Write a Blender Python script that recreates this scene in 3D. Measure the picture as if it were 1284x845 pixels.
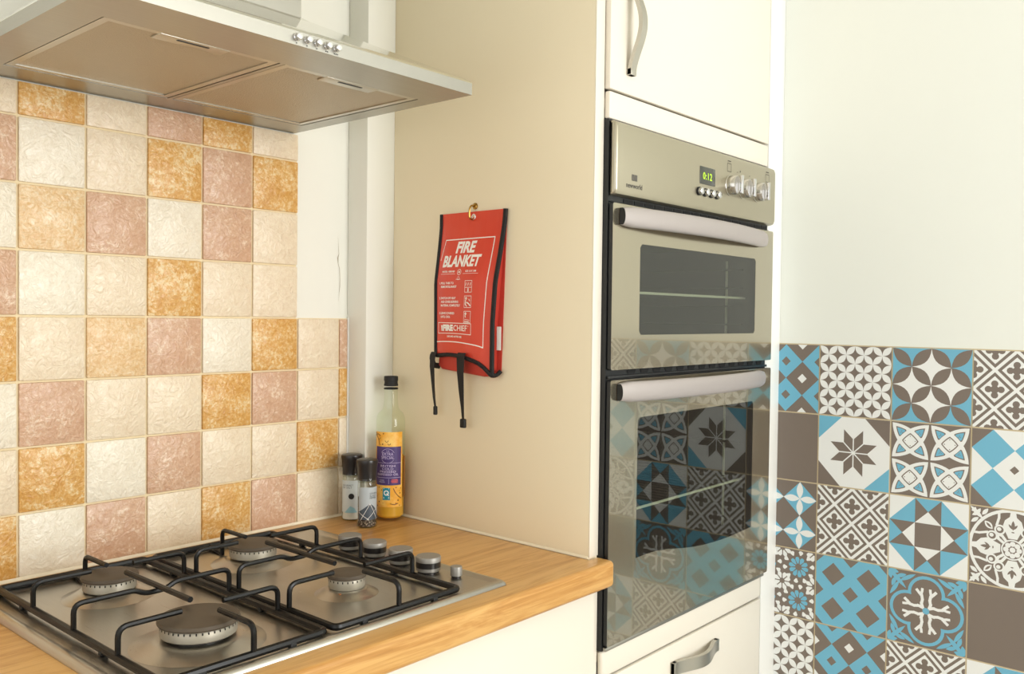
import bpy, bmesh, math, random
from mathutils import Vector, Matrix
random.seed(7)
for o in list(bpy.data.objects): bpy.data.objects.remove(o, do_unlink=True)
scene = bpy.context.scene
COL = scene.collection
PI = math.pi

# ------------------------------------------------------------------ camera
CAM = Vector((-0.50886, -1.43315, 1.31738))
YAW, PITCH, ROLL, FPX = 0.854081, -0.023009, 0.011880, 1103.76
def cam_axes():
    cy, sy, cp, sp = math.cos(YAW), math.sin(YAW), math.cos(PITCH), math.sin(PITCH)
    f = Vector((sy*cp, cy*cp, sp)); r = Vector((cy, -sy, 0)); u = r.cross(f)
    return math.cos(ROLL)*r + math.sin(ROLL)*u, -math.sin(ROLL)*r + math.cos(ROLL)*u, f
_r, _u, _f = cam_axes()
cd = bpy.data.cameras.new('camera'); cam = bpy.data.objects.new('camera', cd); COL.objects.link(cam)
M = Matrix((( _r.x, _u.x, -_f.x, CAM.x), (_r.y, _u.y, -_f.y, CAM.y), (_r.z, _u.z, -_f.z, CAM.z), (0, 0, 0, 1)))
cam.matrix_world = M
cd.sensor_width = 36; cd.lens = 36*FPX/1284; cd.clip_start = .02
scene.camera = cam

# ------------------------------------------------------------------ light and exposure
w = bpy.data.worlds.new('world'); scene.world = w; w.use_nodes = True
bg = w.node_tree.nodes['Background']; bg.inputs[0].default_value = (1.0, .992, .975, 1); bg.inputs[1].default_value = 1.15
def area(name, loc, rot, sx, sy, power, col):
    l = bpy.data.lights.new(name, 'AREA'); l.shape = 'RECTANGLE'; l.size = sx; l.size_y = sy; l.energy = power; l.color = col
    o = bpy.data.objects.new(name, l); COL.objects.link(o); o.location = loc; o.rotation_euler = rot
    return o
area('window_daylight', (.70, -3.38, 1.55), (math.radians(90), 0, 0), 1.16, 1.16, 34, (.98, .99, 1))
scene.view_settings.view_transform = 'Standard'; scene.view_settings.look = 'None'
scene.view_settings.exposure = 0.56; scene.view_settings.gamma = 1; scene.view_settings.use_curve_mapping = False

# ------------------------------------------------------------------ materials
def lin(c):
    return tuple((v/12.92 if v <= .04045 else ((v+.055)/1.055)**2.4) for v in c)
def rgb(r, g, b): return lin((r/255, g/255, b/255)) + (1,)
def mat(name, col, rough=.5, metal=0., coat=0., spec=.5, trans=0., emit=None, estr=0., alpha=1., coat_rough=.03, aniso=0.):
    m = bpy.data.materials.new(name); m.use_nodes = True
    b = m.node_tree.nodes['Principled BSDF']
    b.inputs['Base Color'].default_value = col; b.inputs['Roughness'].default_value = rough
    b.inputs['Metallic'].default_value = metal; b.inputs['Coat Weight'].default_value = coat
    b.inputs['Coat Roughness'].default_value = coat_rough
    b.inputs['Specular IOR Level'].default_value = spec; b.inputs['Transmission Weight'].default_value = trans
    b.inputs['Anisotropic'].default_value = aniso
    b.inputs['Alpha'].default_value = alpha
    if emit: b.inputs['Emission Color'].default_value = emit; b.inputs['Emission Strength'].default_value = estr
    return m
def N(m, t, **kw):
    n = m.node_tree.nodes.new(t)
    for k, v in kw.items():
        if k in n.inputs.keys(): n.inputs[k].default_value = v
        else: setattr(n, k, v)
    return n
def L(m, a, b): m.node_tree.links.new(a, b)
def PB(m): return m.node_tree.nodes['Principled BSDF']
def coords(m, rnd=True, scale=(1, 1, 1)):
    tc = N(m, 'ShaderNodeTexCoord'); mp = N(m, 'ShaderNodeMapping'); mp.inputs['Scale'].default_value = scale
    if rnd:
        oi = N(m, 'ShaderNodeObjectInfo'); mu = N(m, 'ShaderNodeMath', operation='MULTIPLY'); mu.inputs[1].default_value = 31.7
        L(m, oi.outputs['Random'], mu.inputs[0]); va = N(m, 'ShaderNodeVectorMath', operation='ADD')
        L(m, tc.outputs['Object'], va.inputs[0]); L(m, mu.outputs[0], va.inputs[1]); L(m, va.outputs[0], mp.inputs[0])
    else: L(m, tc.outputs['Object'], mp.inputs[0])
    return mp.outputs[0]
def ramp(m, fac, stops):
    r = N(m, 'ShaderNodeValToRGB'); e = r.color_ramp.elements
    while len(e) < len(stops): e.new(.5)
    for x, (p, c) in zip(e, stops): x.position = p; x.color = c
    L(m, fac, r.inputs[0]); return r.outputs[0]
def noise(m, vec, scale, detail=4, rough=.55, dist=0.):
    n = N(m, 'ShaderNodeTexNoise'); n.inputs['Scale'].default_value = scale; n.inputs['Detail'].default_value = detail
    n.inputs['Roughness'].default_value = rough; n.inputs['Distortion'].default_value = dist
    L(m, vec, n.inputs['Vector']); return n.outputs['Fac']
def bump(m, h, strength, dist=.001, prev=None):
    b = N(m, 'ShaderNodeBump'); b.inputs['Strength'].default_value = strength; b.inputs['Distance'].default_value = dist
    L(m, h, b.inputs['Height'])
    if prev is not None: L(m, prev, b.inputs['Normal'])
    return b.outputs[0]

def tile_mat(name, stops, ripple=.85):
    m = mat(name, stops[0][1], rough=.3, spec=.5)
    v = coords(m)
    c1 = noise(m, v, 30, 5, .6, .2); c2 = noise(m, v, 170, 5, .7, .3); ca = N(m, 'ShaderNodeMath', operation='MULTIPLY_ADD'); ca.inputs[1].default_value = .95
    cs = N(m, 'ShaderNodeMath', operation='SUBTRACT'); cs.inputs[1].default_value = .5; L(m, c2, cs.inputs[0]); L(m, cs.outputs[0], ca.inputs[0])
    cw = N(m, 'ShaderNodeMapRange'); cw.inputs['To Min'].default_value = .22; cw.inputs['To Max'].default_value = .78; L(m, c1, cw.inputs['Value']); L(m, cw.outputs[0], ca.inputs[2])
    L(m, ramp(m, ca.outputs[0], stops), PB(m).inputs['Base Color'])
    h1 = noise(m, v, 62, 4, .55, .7); h2 = noise(m, v, 210, 3, .6)
    rd = N(m, 'ShaderNodeMath', operation='SUBTRACT'); rd.inputs[1].default_value = .5; L(m, h1, rd.inputs[0])
    ab = N(m, 'ShaderNodeMath', operation='ABSOLUTE'); L(m, rd.outputs[0], ab.inputs[0])
    n1 = bump(m, ab.outputs[0], ripple, .0045); L(m, bump(m, h2, .3, .0009, n1), PB(m).inputs['Normal'])
    return m
MT = {
 'W': tile_mat('tile_white', [(.3, rgb(240, 232, 214)), (.7, rgb(226, 214, 192))]),
 'C': tile_mat('tile_cream', [(.3, rgb(236, 222, 197)), (.7, rgb(223, 203, 175))]),
 'O': tile_mat('tile_ochre', [(.34, rgb(200, 146, 72)), (.5, rgb(214, 166, 96)), (.66, rgb(232, 208, 162))]),
 'P': tile_mat('tile_pink', [(.35, rgb(198, 156, 126)), (.55, rgb(208, 171, 142)), (.70, rgb(230, 207, 182))]),
 'L': tile_mat('tile_peach', [(.34, rgb(214, 172, 118)), (.55, rgb(226, 195, 150)), (.72, rgb(236, 218, 188))]),
}
m_grout = mat('grout', rgb(232, 214, 176), .8)
m_wall = mat('wall_paint', rgb(234, 233, 223), .6)
_v = coords(m_wall, False); L(m_wall, bump(m_wall, noise(m_wall, _v, 60, 4), .06, .001), PB(m_wall).inputs['Normal'])
m_wallr = mat('wall_paint_cool', rgb(236, 239, 232), .6)
_v = coords(m_wallr, False); L(m_wallr, bump(m_wallr, noise(m_wallr, _v, 60, 4), .06, .001), PB(m_wallr).inputs['Normal'])
m_white = mat('white_gloss', rgb(238, 237, 231), .35)
m_cream = mat('cream_door', rgb(231, 223, 208), .38)
m_panel = mat('panel_beige', rgb(240, 227, 197), .5)
m_floor = mat('floor', rgb(170, 150, 125), .5)
_v = coords(m_floor, False); L(m_floor, ramp(m_floor, noise(m_floor, _v, 6, 5), [(.3, rgb(158, 148, 134)), (.7, rgb(184, 174, 160))]), PB(m_floor).inputs['Base Color'])
m_crack = mat('crack', rgb(176, 166, 148), .9)
m_sealant = mat('sealant', rgb(238, 226, 200), .5)
# oak
m_oak = mat('oak', rgb(205, 160, 95), .36, coat=.15, coat_rough=.25)
_v = coords(m_oak, False, (1.2, 14, 14)); _a = noise(m_oak, _v, 3.2, 8, .65, 1.2)
_b = noise(m_oak, coords(m_oak, False, (5, 160, 160)), 2.0, 4, .6)
_c = noise(m_oak, coords(m_oak, False, (.8, 9, 9)), 1.0, 2, .5)
_mx = N(m_oak, 'ShaderNodeMath', operation='MULTIPLY_ADD'); _mx.inputs[1].default_value = .35; L(m_oak, _b, _mx.inputs[0]); L(m_oak, _a, _mx.inputs[2])
_my = N(m_oak, 'ShaderNodeMath', operation='MULTIPLY_ADD'); _my.inputs[1].default_value = .5; L(m_oak, _c, _my.inputs[0]); L(m_oak, _mx.outputs[0], _my.inputs[2])
L(m_oak, ramp(m_oak, _my.outputs[0], [(.60, rgb(150, 98, 44)), (.82, rgb(192, 138, 70)), (1.02, rgb(214, 166, 98))]), PB(m_oak).inputs['Base Color'])
L(m_oak, bump(m_oak, _b, .08, .0005), PB(m_oak).inputs['Normal'])
def brushed(name, col, rough, scale, metal=1., amt=.12):
    m = mat(name, col, rough, metal)
    v = coords(m, False, scale); n = noise(m, v, 1.0, 3, .6)
    r = N(m, 'ShaderNodeMapRange'); r.inputs['To Min'].default_value = rough-amt; r.inputs['To Max'].default_value = rough+amt
    L(m, n, r.inputs['Value']); L(m, r.outputs[0], PB(m).inputs['Roughness'])
    L(m, bump(m, n, .03, .0004), PB(m).inputs['Normal'])
    return m
m_steel = brushed('brushed_steel', rgb(176, 173, 165), .36, (8, 900, 900))
m_steel_hob = brushed('hob_steel', rgb(186, 182, 174), .32, (900, 8, 900))
m_steel_gloss = mat('polished_steel', rgb(222, 222, 214), .07, 1.)
m_filter = mat('filter_mesh', rgb(188, 178, 160), .5, .8)
_v = coords(m_filter, False); _k = N(m_filter, 'ShaderNodeTexVoronoi'); _k.inputs['Scale'].default_value = 420; L(m_filter, _v, _k.inputs['Vector'])
L(m_filter, bump(m_filter, _k.outputs['Distance'], .5, .001), PB(m_filter).inputs['Normal'])
m_oven = mat('oven_steel', rgb(182, 173, 150), .20, .9, coat=1., coat_rough=.02)
PB(m_oven).inputs['Coat IOR'].default_value = 1.7
_v = coords(m_oven, False, (3, 300, 3)); 
m_oven_cp = mat('oven_panel_steel', rgb(184, 177, 157), .34, .85)
m_handle_pl = mat('handle_silver', rgb(176, 168, 165), .45, .35)
m_satin = mat('satin_nickel', rgb(196, 192, 182), .34, 1.)
m_ovenknob = mat('oven_knob_metal', rgb(206, 203, 196), .2, 1.)
m_knob = mat('knob_silver', rgb(150, 146, 140), .45, .45)
m_chrome = mat('chrome', rgb(225, 225, 228), .1, 1.)
m_black = mat('black_enamel', rgb(15, 14, 14), .34, spec=.35)
m_blackmat = mat('black_matt', rgb(22, 22, 22), .6)
m_chassis = mat('oven_chassis', rgb(32, 33, 34), .38, .2)
m_slot = mat('slot_black', rgb(8, 8, 8), .8)
m_cap_grey = mat('burner_cap', rgb(84, 72, 58), .6)
m_ring = mat('burner_ring', rgb(176, 168, 152), .45, .5)
m_rust = mat('burner_rust', rgb(150, 92, 50), .8)
m_brass = mat('brass', rgb(176, 138, 70), .3, 1.)
m_screen = mat('display_glass', rgb(70, 72, 66), .15)
m_digit = mat('display_digits', rgb(180, 220, 40), .5, emit=rgb(176, 214, 40), estr=.35)
m_mark = mat('printed_mark', rgb(90, 86, 78), .6)
m_darkmark = mat('printed_mark_dark', rgb(50, 48, 44), .6)
m_cavity = mat('oven_cavity', rgb(52, 54, 50), .45)
m_wire_lit = mat('shelf_wire_lit', rgb(240, 238, 225), .3, .1)  # bars that catch the light: the glint is put into a near-white colour
m_wire_shade = mat('shelf_wire_shaded', rgb(84, 84, 78), .4, .5)  # same wire where the oven is dark: shade put into the colour
def pane_mat(name, tint, gloss, fac_add):
    m = bpy.data.materials.new(name); m.use_nodes = True; nt = m.node_tree; nt.nodes.clear()
    out = N(m, 'ShaderNodeOutputMaterial'); tr = N(m, 'ShaderNodeBsdfTransparent'); gl = N(m, 'ShaderNodeBsdfGlossy'); mx = N(m, 'ShaderNodeMixShader')
    fr = N(m, 'ShaderNodeFresnel'); fr.inputs['IOR'].default_value = 1.52
    ad = N(m, 'ShaderNodeMath', operation='MULTIPLY_ADD'); ad.inputs[1].default_value = gloss; ad.inputs[2].default_value = fac_add
    ge = N(m, 'ShaderNodeNewGeometry'); iv = N(m, 'ShaderNodeMath', operation='SUBTRACT'); iv.inputs[0].default_value = 1; L(m, ge.outputs['Backfacing'], iv.inputs[1])
    mm_ = N(m, 'ShaderNodeMath', operation='MULTIPLY'); L(m, fr.outputs[0], mm_.inputs[0]); L(m, iv.outputs[0], mm_.inputs[1])
    L(m, mm_.outputs[0], ad.inputs[0]); tr.inputs[0].default_value = tint; gl.inputs['Roughness'].default_value = .015
    L(m, ad.outputs[0], mx.inputs[0]); L(m, tr.outputs[0], mx.inputs[1]); L(m, gl.outputs[0], mx.inputs[2]); L(m, mx.outputs[0], out.inputs[0])
    return m
m_pane = pane_mat('oven_window_glass', rgb(226, 230, 222), 1.35, .03)
m_bottle = pane_mat('bottle_glass', rgb(250, 253, 247), .75, .004)
m_jar = pane_mat('jar_plastic', rgb(242, 244, 240), .8, .01)
m_oil = mat('rapeseed_oil', rgb(255, 196, 72), .1)
_d = PB(m_oil); _t = N(m_oil, 'ShaderNodeBsdfTranslucent'); _t.inputs[0].default_value = rgb(250, 196, 70); _x = N(m_oil, 'ShaderNodeMixShader'); _x.inputs[0].default_value = .35
L(m_oil, _d.outputs[0], _x.inputs[1]); L(m_oil, _t.outputs[0], _x.inputs[2]); L(m_oil, _x.outputs[0], m_oil.node_tree.nodes['Material Output'].inputs[0])
m_label_y = mat('label_yellow', rgb(246, 190, 82), .4)
_v = coords(m_label_y, False); L(m_label_y, ramp(m_label_y, noise(m_label_y, _v, 60, 3), [(.4, rgb(238, 170, 52)), (.7, rgb(250, 206, 112))]), PB(m_label_y).inputs['Base Color'])
m_purple = mat('label_purple', rgb(72, 52, 112), .4)
m_lilac = mat('label_lilac', rgb(205, 190, 225), .5)
m_brown = mat('label_back', rgb(150, 100, 40), .5)
m_teal = mat('label_teal', rgb(40, 140, 160), .4)
m_drop = mat('print_drop_brown', rgb(120, 70, 20), .3)
m_paper = mat('white_print', rgb(250, 246, 240), .5)
m_redtxt = mat('print_red', rgb(214, 90, 90), .5)
m_mlabel = mat('mill_label', rgb(206, 214, 214), .45)
m_mlabel2 = mat('mill_label_grey', rgb(176, 184, 188), .45)
m_slate = mat('mill_slate', rgb(70, 80, 90), .4)
m_mblue = mat('mill_blue', rgb(150, 196, 208), .4)
m_salt = mat('salt_grains', rgb(240, 236, 228), .7)
m_pepper = mat('peppercorns', rgb(70, 55, 45), .7)
_v = coords(m_pepper, False); _k = N(m_pepper, 'ShaderNodeTexVoronoi'); _k.inputs['Scale'].default_value = 260; L(m_pepper, _v, _k.inputs['Vector'])
L(m_pepper, ramp(m_pepper, _k.outputs['Distance'], [(.1, rgb(190, 170, 150)), (.5, rgb(60, 45, 36))]), PB(m_pepper).inputs['Base Color'])
m_capblk = mat('mill_cap_black', rgb(34, 30, 29), .28)
m_red = mat('red_vinyl', rgb(220, 70, 52), .3, coat=.25, coat_rough=.12)
_v = coords(m_red, False, (1, 7, .8)); L(m_red, bump(m_red, noise(m_red, _v, 9, 2, .4, .4), .25, .004), PB(m_red).inputs['Normal'])
m_red2 = mat('red_vinyl_back', rgb(205, 70, 58), .4)
m_bind = mat('black_webbing', rgb(26, 24, 25), .75)
_v = coords(m_bind, False); L(m_bind, bump(m_bind, noise(m_bind, _v, 900, 2), .4, .0006), PB(m_bind).inputs['Normal'])
m_blanket = mat('blanket_in_pouch', rgb(196, 62, 48), .5)
MG = mat('pattern_grey', rgb(122, 110, 100), .42); MB_ = mat('pattern_blue', rgb(112, 182, 210), .42)
MW = mat('pattern_white', rgb(236, 238, 236), .42); MBE = mat('pattern_grout', rgb(206, 190, 156), .7)

# ------------------------------------------------------------------ mesh helpers
class Mesh:
    def __init__(s): s.v = []; s.f = []; s.mi = []; s.sm = []
    def add(s, vs, fs, mi=0, smooth=False):
        o = len(s.v); s.v += [tuple(p) for p in vs]
        for f in fs: s.f.append([i+o for i in f]); s.mi.append(mi); s.sm.append(smooth)
    def box(s, x0, x1, y0, y1, z0, z1, mi=0):
        v = [(x, y, z) for z in (z0, z1) for y in (y0, y1) for x in (x0, x1)]
        s.add(v, [(0, 2, 3, 1), (4, 5, 7, 6), (0, 1, 5, 4), (2, 6, 7, 3), (0, 4, 6, 2), (1, 3, 7, 5)], mi)
    def rbox(s, x0, x1, y0, y1, z0, z1, r=.002, seg=2, mi=0, smooth=True):
        x0, x1 = min(x0, x1), max(x0, x1); y0, y1 = min(y0, y1), max(y0, y1); z0, z1 = min(z0, z1), max(z0, z1)
        bm = bmesh.new(); bmesh.ops.create_cube(bm, size=1)
        for v in bm.verts: v.co = Vector(((x0+x1)/2+v.co.x*(x1-x0), (y0+y1)/2+v.co.y*(y1-y0), (z0+z1)/2+v.co.z*(z1-z0)))
        bmesh.ops.bevel(bm, geom=bm.edges[:], offset=min(r, .49*min(x1-x0, y1-y0, z1-z0)), segments=seg, profile=.5, affect='EDGES')
        s.frombm(bm, mi, smooth)
    def frombm(s, bm, mi=0, smooth=False):
        bm.verts.index_update(); o = len(s.v); s.v += [tuple(v.co) for v in bm.verts]
        for f in bm.faces: s.f.append([v.index+o for v in f.verts]); s.mi.append(mi); s.sm.append(smooth)
        bm.free()
    def prism(s, pts, a, b, axis='z', bevel=0, seg=3, mi=0):
        """polygon (in the two other axes) extruded from a to b along axis, optional bevel on the cap edges"""
        def P(p, h): return {'z': (p[0], p[1], h), 'y': (p[0], h, p[1]), 'x': (h, p[0], p[1])}[axis]
        bm = bmesh.new(); lo = [bm.verts.new(P(p, a)) for p in pts]; hi = [bm.verts.new(P(p, b)) for p in pts]
        n = len(pts); c0 = bm.faces.new(lo[::-1]); c1 = bm.faces.new(hi)
        for i in range(n): bm.faces.new((lo[i], lo[(i+1) % n], hi[(i+1) % n], hi[i]))
        bmesh.ops.recalc_face_normals(bm, faces=bm.faces[:])
        if bevel: bmesh.ops.bevel(bm, geom=list(c0.edges)+list(c1.edges), offset=bevel, segments=seg, profile=.5, affect='EDGES')
        s.frombm(bm, mi, bool(bevel))
    def lathe(s, prof, seg=32, c=(0, 0, 0), mi=0, axis='z', smooth=True, a0=0, a1=2*PI):
        full = abs(a1-a0-2*PI) < 1e-6; n = seg if full else seg+1; vs = []
        for r, h in prof:
            for k in range(n):
                a = a0+(a1-a0)*k/seg; x, y = r*math.cos(a), r*math.sin(a)
                p = {'z': (x, y, h), 'y': (x, -h, y), 'x': (h, x, y)}[axis]
                vs.append((p[0]+c[0], p[1]+c[1], p[2]+c[2]))
        fs = []
        for i in range(len(prof)-1):
            for k in range(seg):
                k2 = (k+1) % n
                fs.append((i*n+k, i*n+k2, (i+1)*n+k2, (i+1)*n+k))
        s.add(vs, fs, mi, smooth)
        if full:
            if prof[0][0] > 1e-6: s.add(vs[:n], [list(range(n))[::-1]], mi)
            if prof[-1][0] > 1e-6: s.add(vs[-n:], [list(range(n))], mi)
    def tube(s, path, r, seg=10, mi=0, cap=True, flat=None):
        P = [Vector(p) for p in path]; rr = r if isinstance(r, (list, tuple)) else [r]*len(P); n = len(P); vs = []
        t0 = (P[1]-P[0]).normalized(); ref = Vector((0, 0, 1)) if abs(t0.z) < .9 else Vector((1, 0, 0))
        nrm = t0.cross(ref).normalized()
        for i in range(n):
            t = (P[min(i+1, n-1)]-P[max(i-1, 0)]).normalized()
            nrm = (nrm-t*nrm.dot(t)).normalized(); b = t.cross(nrm)
            for k in range(seg):
                a = 2*PI*k/seg; vs.append(P[i]+nrm*math.cos(a)*rr[i]*(flat[0] if flat else 1)+b*math.sin(a)*rr[i]*(flat[1] if flat else 1))
        fs = [(i*seg+k, i*seg+(k+1) % seg, (i+1)*seg+(k+1) % seg, (i+1)*seg+k) for i in range(n-1) for k in range(seg)]
        s.add(vs, fs, mi, True)
        if cap: s.add(vs[:seg], [list(range(seg))[::-1]], mi); s.add(vs[-seg:], [list(range(seg))], mi)
    def poly(s, pts, mi=0): s.add(pts, [list(range(len(pts)))], mi)
    def obj(s, name, mats, parent=None, loc=(0, 0, 0), rot=None, fixn=False):
        me = bpy.data.meshes.new(name); me.from_pydata(s.v, [], s.f)
        for m in (mats if isinstance(mats, (list, tuple)) else [mats]): me.materials.append(m)
        me.polygons.foreach_set('material_index', s.mi); me.polygons.foreach_set('use_smooth', s.sm); me.update()
        if fixn:
            bm = bmesh.new(); bm.from_mesh(me); bmesh.ops.recalc_face_normals(bm, faces=bm.faces[:]); bm.to_mesh(me); bm.free()
        o = bpy.data.objects.new(name, me); COL.objects.link(o); o.location = loc
        if rot: o.rotation_euler = rot
        if parent is not None: o.parent = parent
        if any(s.sm): me.set_sharp_from_angle(angle=math.radians(38))
        return o
def link_mesh(name, me, parent, loc, rot=None):
    o = bpy.data.objects.new(name, me); COL.objects.link(o); o.parent = parent; o.location = loc
    if rot: o.rotation_euler = rot
    return o
def thing(name, label, cat, loc=(0, 0, 0), group=None):
    o = bpy.data.objects.new(name, None); COL.objects.link(o); o.location = loc; o.empty_display_size = .05
    return tag(o, label, cat, group)
def tag(o, label, cat, group=None):
    o['label'] = label; o['category'] = cat
    if group: o['group'] = group
    return o
def struct(o, label=None):
    o['kind'] = 'structure'
    if label: o['label'] = label
    return o
def rel(o, root):  # child built in world coordinates under a root that is not at the origin
    o.matrix_parent_inverse = Matrix.Translation(-Vector(root.location)); return o
def fillet(pts, r, seg=5):
    P = [Vector(p) for p in pts]; out = [P[0]]
    for i in range(1, len(P)-1):
        a, b, c = P[i-1], P[i], P[i+1]; d1 = (a-b); d2 = (c-b); q = min(r, d1.length*.49, d2.length*.49)
        p1, p2 = b+d1.normalized()*q, b+d2.normalized()*q
        for k in range(seg+1):
            t = k/seg; out.append(p1*(1-t)**2+b*2*t*(1-t)+p2*t*t)
    out.append(P[-1]); return out
_tc = 0
def text_geo(s, size, align='CENTER', bold=0., shear=0., spacing=1., width=1.):
    """flat text as (verts 2d, faces)"""
    cu = bpy.data.curves.new('txt', 'FONT'); cu.body = s; cu.size = size; cu.align_x = align; cu.align_y = 'CENTER'
    cu.offset = bold; cu.shear = shear; cu.space_character = spacing; cu.resolution_u = 3
    o = bpy.data.objects.new('txt', cu); COL.objects.link(o)
    dg = bpy.context.evaluated_depsgraph_get(); me = bpy.data.meshes.new_from_object(o.evaluated_get(dg))
    v = [(p.co.x*width, p.co.y) for p in me.vertices]; f = [list(p.vertices) for p in me.polygons]
    bpy.data.objects.remove(o); bpy.data.meshes.remove(me); bpy.data.curves.remove(cu)
    return v, f
def put_text(mesh, s, size, pos, fn, mi=0, **kw):
    fit = kw.pop('fit', None); v, f = text_geo(s, size, **kw)
    if fit:   # stretch to the width fit = (left, right), measured on the page
        lo, hi = min(p[0] for p in v), max(p[0] for p in v); v = [(fit[0]+(x-lo)*(fit[1]-fit[0])/(hi-lo)-pos[0], y) for x, y in v]
    mesh.add([fn(pos[0]+x, pos[1]+y) for x, y in v], f, mi)
def stroke(pts, wd, closed=False):
    """2-D polyline to list of quads of width wd"""
    out = []; n = len(pts)
    for i in range(n if closed else n-1):
        a, b = Vector(pts[i]), Vector(pts[(i+1) % n]); d = b-a
        if d.length < 1e-9: continue
        d.normalize(); q = Vector((-d.y, d.x))*wd/2; e = d*wd*.3
        out.append([a+q-e, a-q-e, b-q+e, b+q+e])
    return out

# ------------------------------------------------------------------ dimensions
WT = .91                      # worktop height
XP, YP = .695, -.561          # side panel of the tall unit: left face, front edge
YD = -.574                    # front of cabinet doors
YO = -.582                    # front of oven doors
XR = 1.4115                   # right wall
TS = .1547                    # pitch of the patterned tiles
TY0, TZ0 = -.51278, 1.26372   # their grid origin

# ------------------------------------------------------------------ room shell
m = Mesh(); m.box(-2.6, 1.53, 0, .12, 0, 2.45); wall_back = struct(m.obj('wall_back', m_wall), 'cream painted wall behind the hob, tiled in the lower part')
m = Mesh(); m.box(XR, XR+.12, -3.4, 0, 0, 2.45); wall_right = struct(m.obj('wall_right', m_wallr), 'pale painted wall with a patch of patterned tiles')
m = Mesh(); m.box(-2.6, XR+.12, -3.52, .12, -.1, 0); struct(m.obj('floor', m_floor))
m = Mesh(); m.box(-2.6, XR+.12, -3.52, .12, 2.45, 2.55); struct(m.obj('ceiling', m_wall))
m = Mesh()
m.box(-2.6, .05, -3.52, -3.4, 0, 2.45); m.box(1.35, XR+.12, -3.52, -3.4, 0, 2.45); m.box(.05, 1.35, -3.52, -3.4, 0, .9); m.box(.05, 1.35, -3.52, -3.4, 2.2, 2.45)
struct(m.obj('wall_front', m_wall))
win = Mesh()
for a in ((.05, .10, .9, 2.2), (1.30, 1.35, .9, 2.2), (.10, 1.30, .9, .95), (.10, 1.30, 2.15, 2.2), (.68, .72, .95, 2.15)): win.box(a[0], a[1], -3.48, -3.42, a[2], a[3])
struct(win.obj('window_1', m_white))
# boxed-in pipe in the corner
m = Mesh(); m.rbox(.6235, XP-.0001, -.060, -.0005, WT+.0005, 2.449, .0012)
struct(m.obj('wall_boxing', m_wall), 'boxed-in strip of wall in the corner beside the tall unit')
# hairline crack in the plaster
rnd = random.Random(3); m = Mesh(); pz = [1.475, 1.455, 1.44, 1.432, 1.42, 1.41, 1.39, 1.375, 1.36, 1.345]
px = [.5985, .6000, .6012, .5985, .5995, .6030, .6042, .6040, .6022, .6012]; wd = [.0001, .0003, .0005, .0014, .0005, .0006, .0005, .0007, .0003, .0001]
m.add([(x-w_, -.0006, z) for x, z, w_ in zip(px, pz, wd)]+[(x+w_, -.0006, z) for x, z, w_ in zip(px, pz, wd)], [(i, i+10, i+11, i+1) for i in range(9)])
m.obj('crack', m_crack, wall_back)

# ------------------------------------------------------------------ back wall tiles
GRID = {  # rows from the top, columns from x = -0.1
 0: 'COCPOC', 1: 'PWCOPO', 2: 'WLPWPC', 3: 'PWCOCC', 4: 'OCLPWOCP', 5: 'WPCCOPCO', 6: 'COWPCCOC', 7: 'OWPCOPCC'}
g = Mesh(); g.box(-.1985, .498, -.0018, -.0002, 1.31, 1.6615); g.box(-.5, .6215, -.0018, -.0002, WT+.001, 1.3100)
g.obj('grout', m_grout, wall_back)
tcache = {}
def wall_tile(x0, x1, z0, z1, k):
    wx, wz = round(x1-x0, 4), round(z1-z0, 4); key = (wx, wz, k)
    if key not in tcache:
        t = Mesh(); t.rbox(-wx/2, wx/2, -.0035, .0035, -wz/2, wz/2, .0016, 2)
        o = t.obj('tile', MT[k], wall_back); tcache[key] = o.data
        o.location = ((x0+x1)/2, -.0022, (z0+z1)/2)
    else: o = link_mesh('tile', tcache[key], wall_back, ((x0+x1)/2, -.0022, (z0+z1)/2))
    o.rotation_euler = (random.uniform(-.008, .008), 0, random.uniform(-.008, .008))
    return o
G = .00175
for r, row in GRID.items():
    zt = 1.61-.1*(r-1) if r else 1.6608; zb = 1.61-.1*r if r < 7 else WT+.004
    for c in range(-5 if r >= 4 else -2, len(row)):
        k = row[c] if c >= 0 else 'WCPOC'[(r*2-c*3) % 5]
        x0 = -.1+.1*c; x1 = x0+.1
        if c == 7: x1 = .6205
        if c == 5 and r < 4: x1 = .4985
        if c == -2 and r < 4: x0 = -.1985
        wall_tile(x0+G, x1-(G if x1 not in (.6205, .4985) else 0), zb+(G if r < 7 else 0), zt-(G if r else 0), k)
m = Mesh(); m.rbox(.6207, .6233, -.0075, -.0002, WT+.001, 1.312, .001); struct(m.obj('trim_1', m_white), 'white plastic edge bead at the end of the tiles')
m = Mesh(); m.prism([(-.0002, WT), (-.0085, WT), (-.0070, WT+.0018), (-.0058, WT+.0045), (-.0002, WT+.0045)], -.5, .6215, 'x'); struct(m.obj('trim_2', m_sealant), 'pale sealant bead along the back of the worktop')
m = Mesh(); m.prism([(XP-.0005, WT), (XP-.004, WT), (XP-.0025, WT+.002), (XP-.0005, WT+.004)], -.061, YP, 'y'); struct(m.obj('trim_3', m_sealant), 'pale sealant bead along the side panel')

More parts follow.
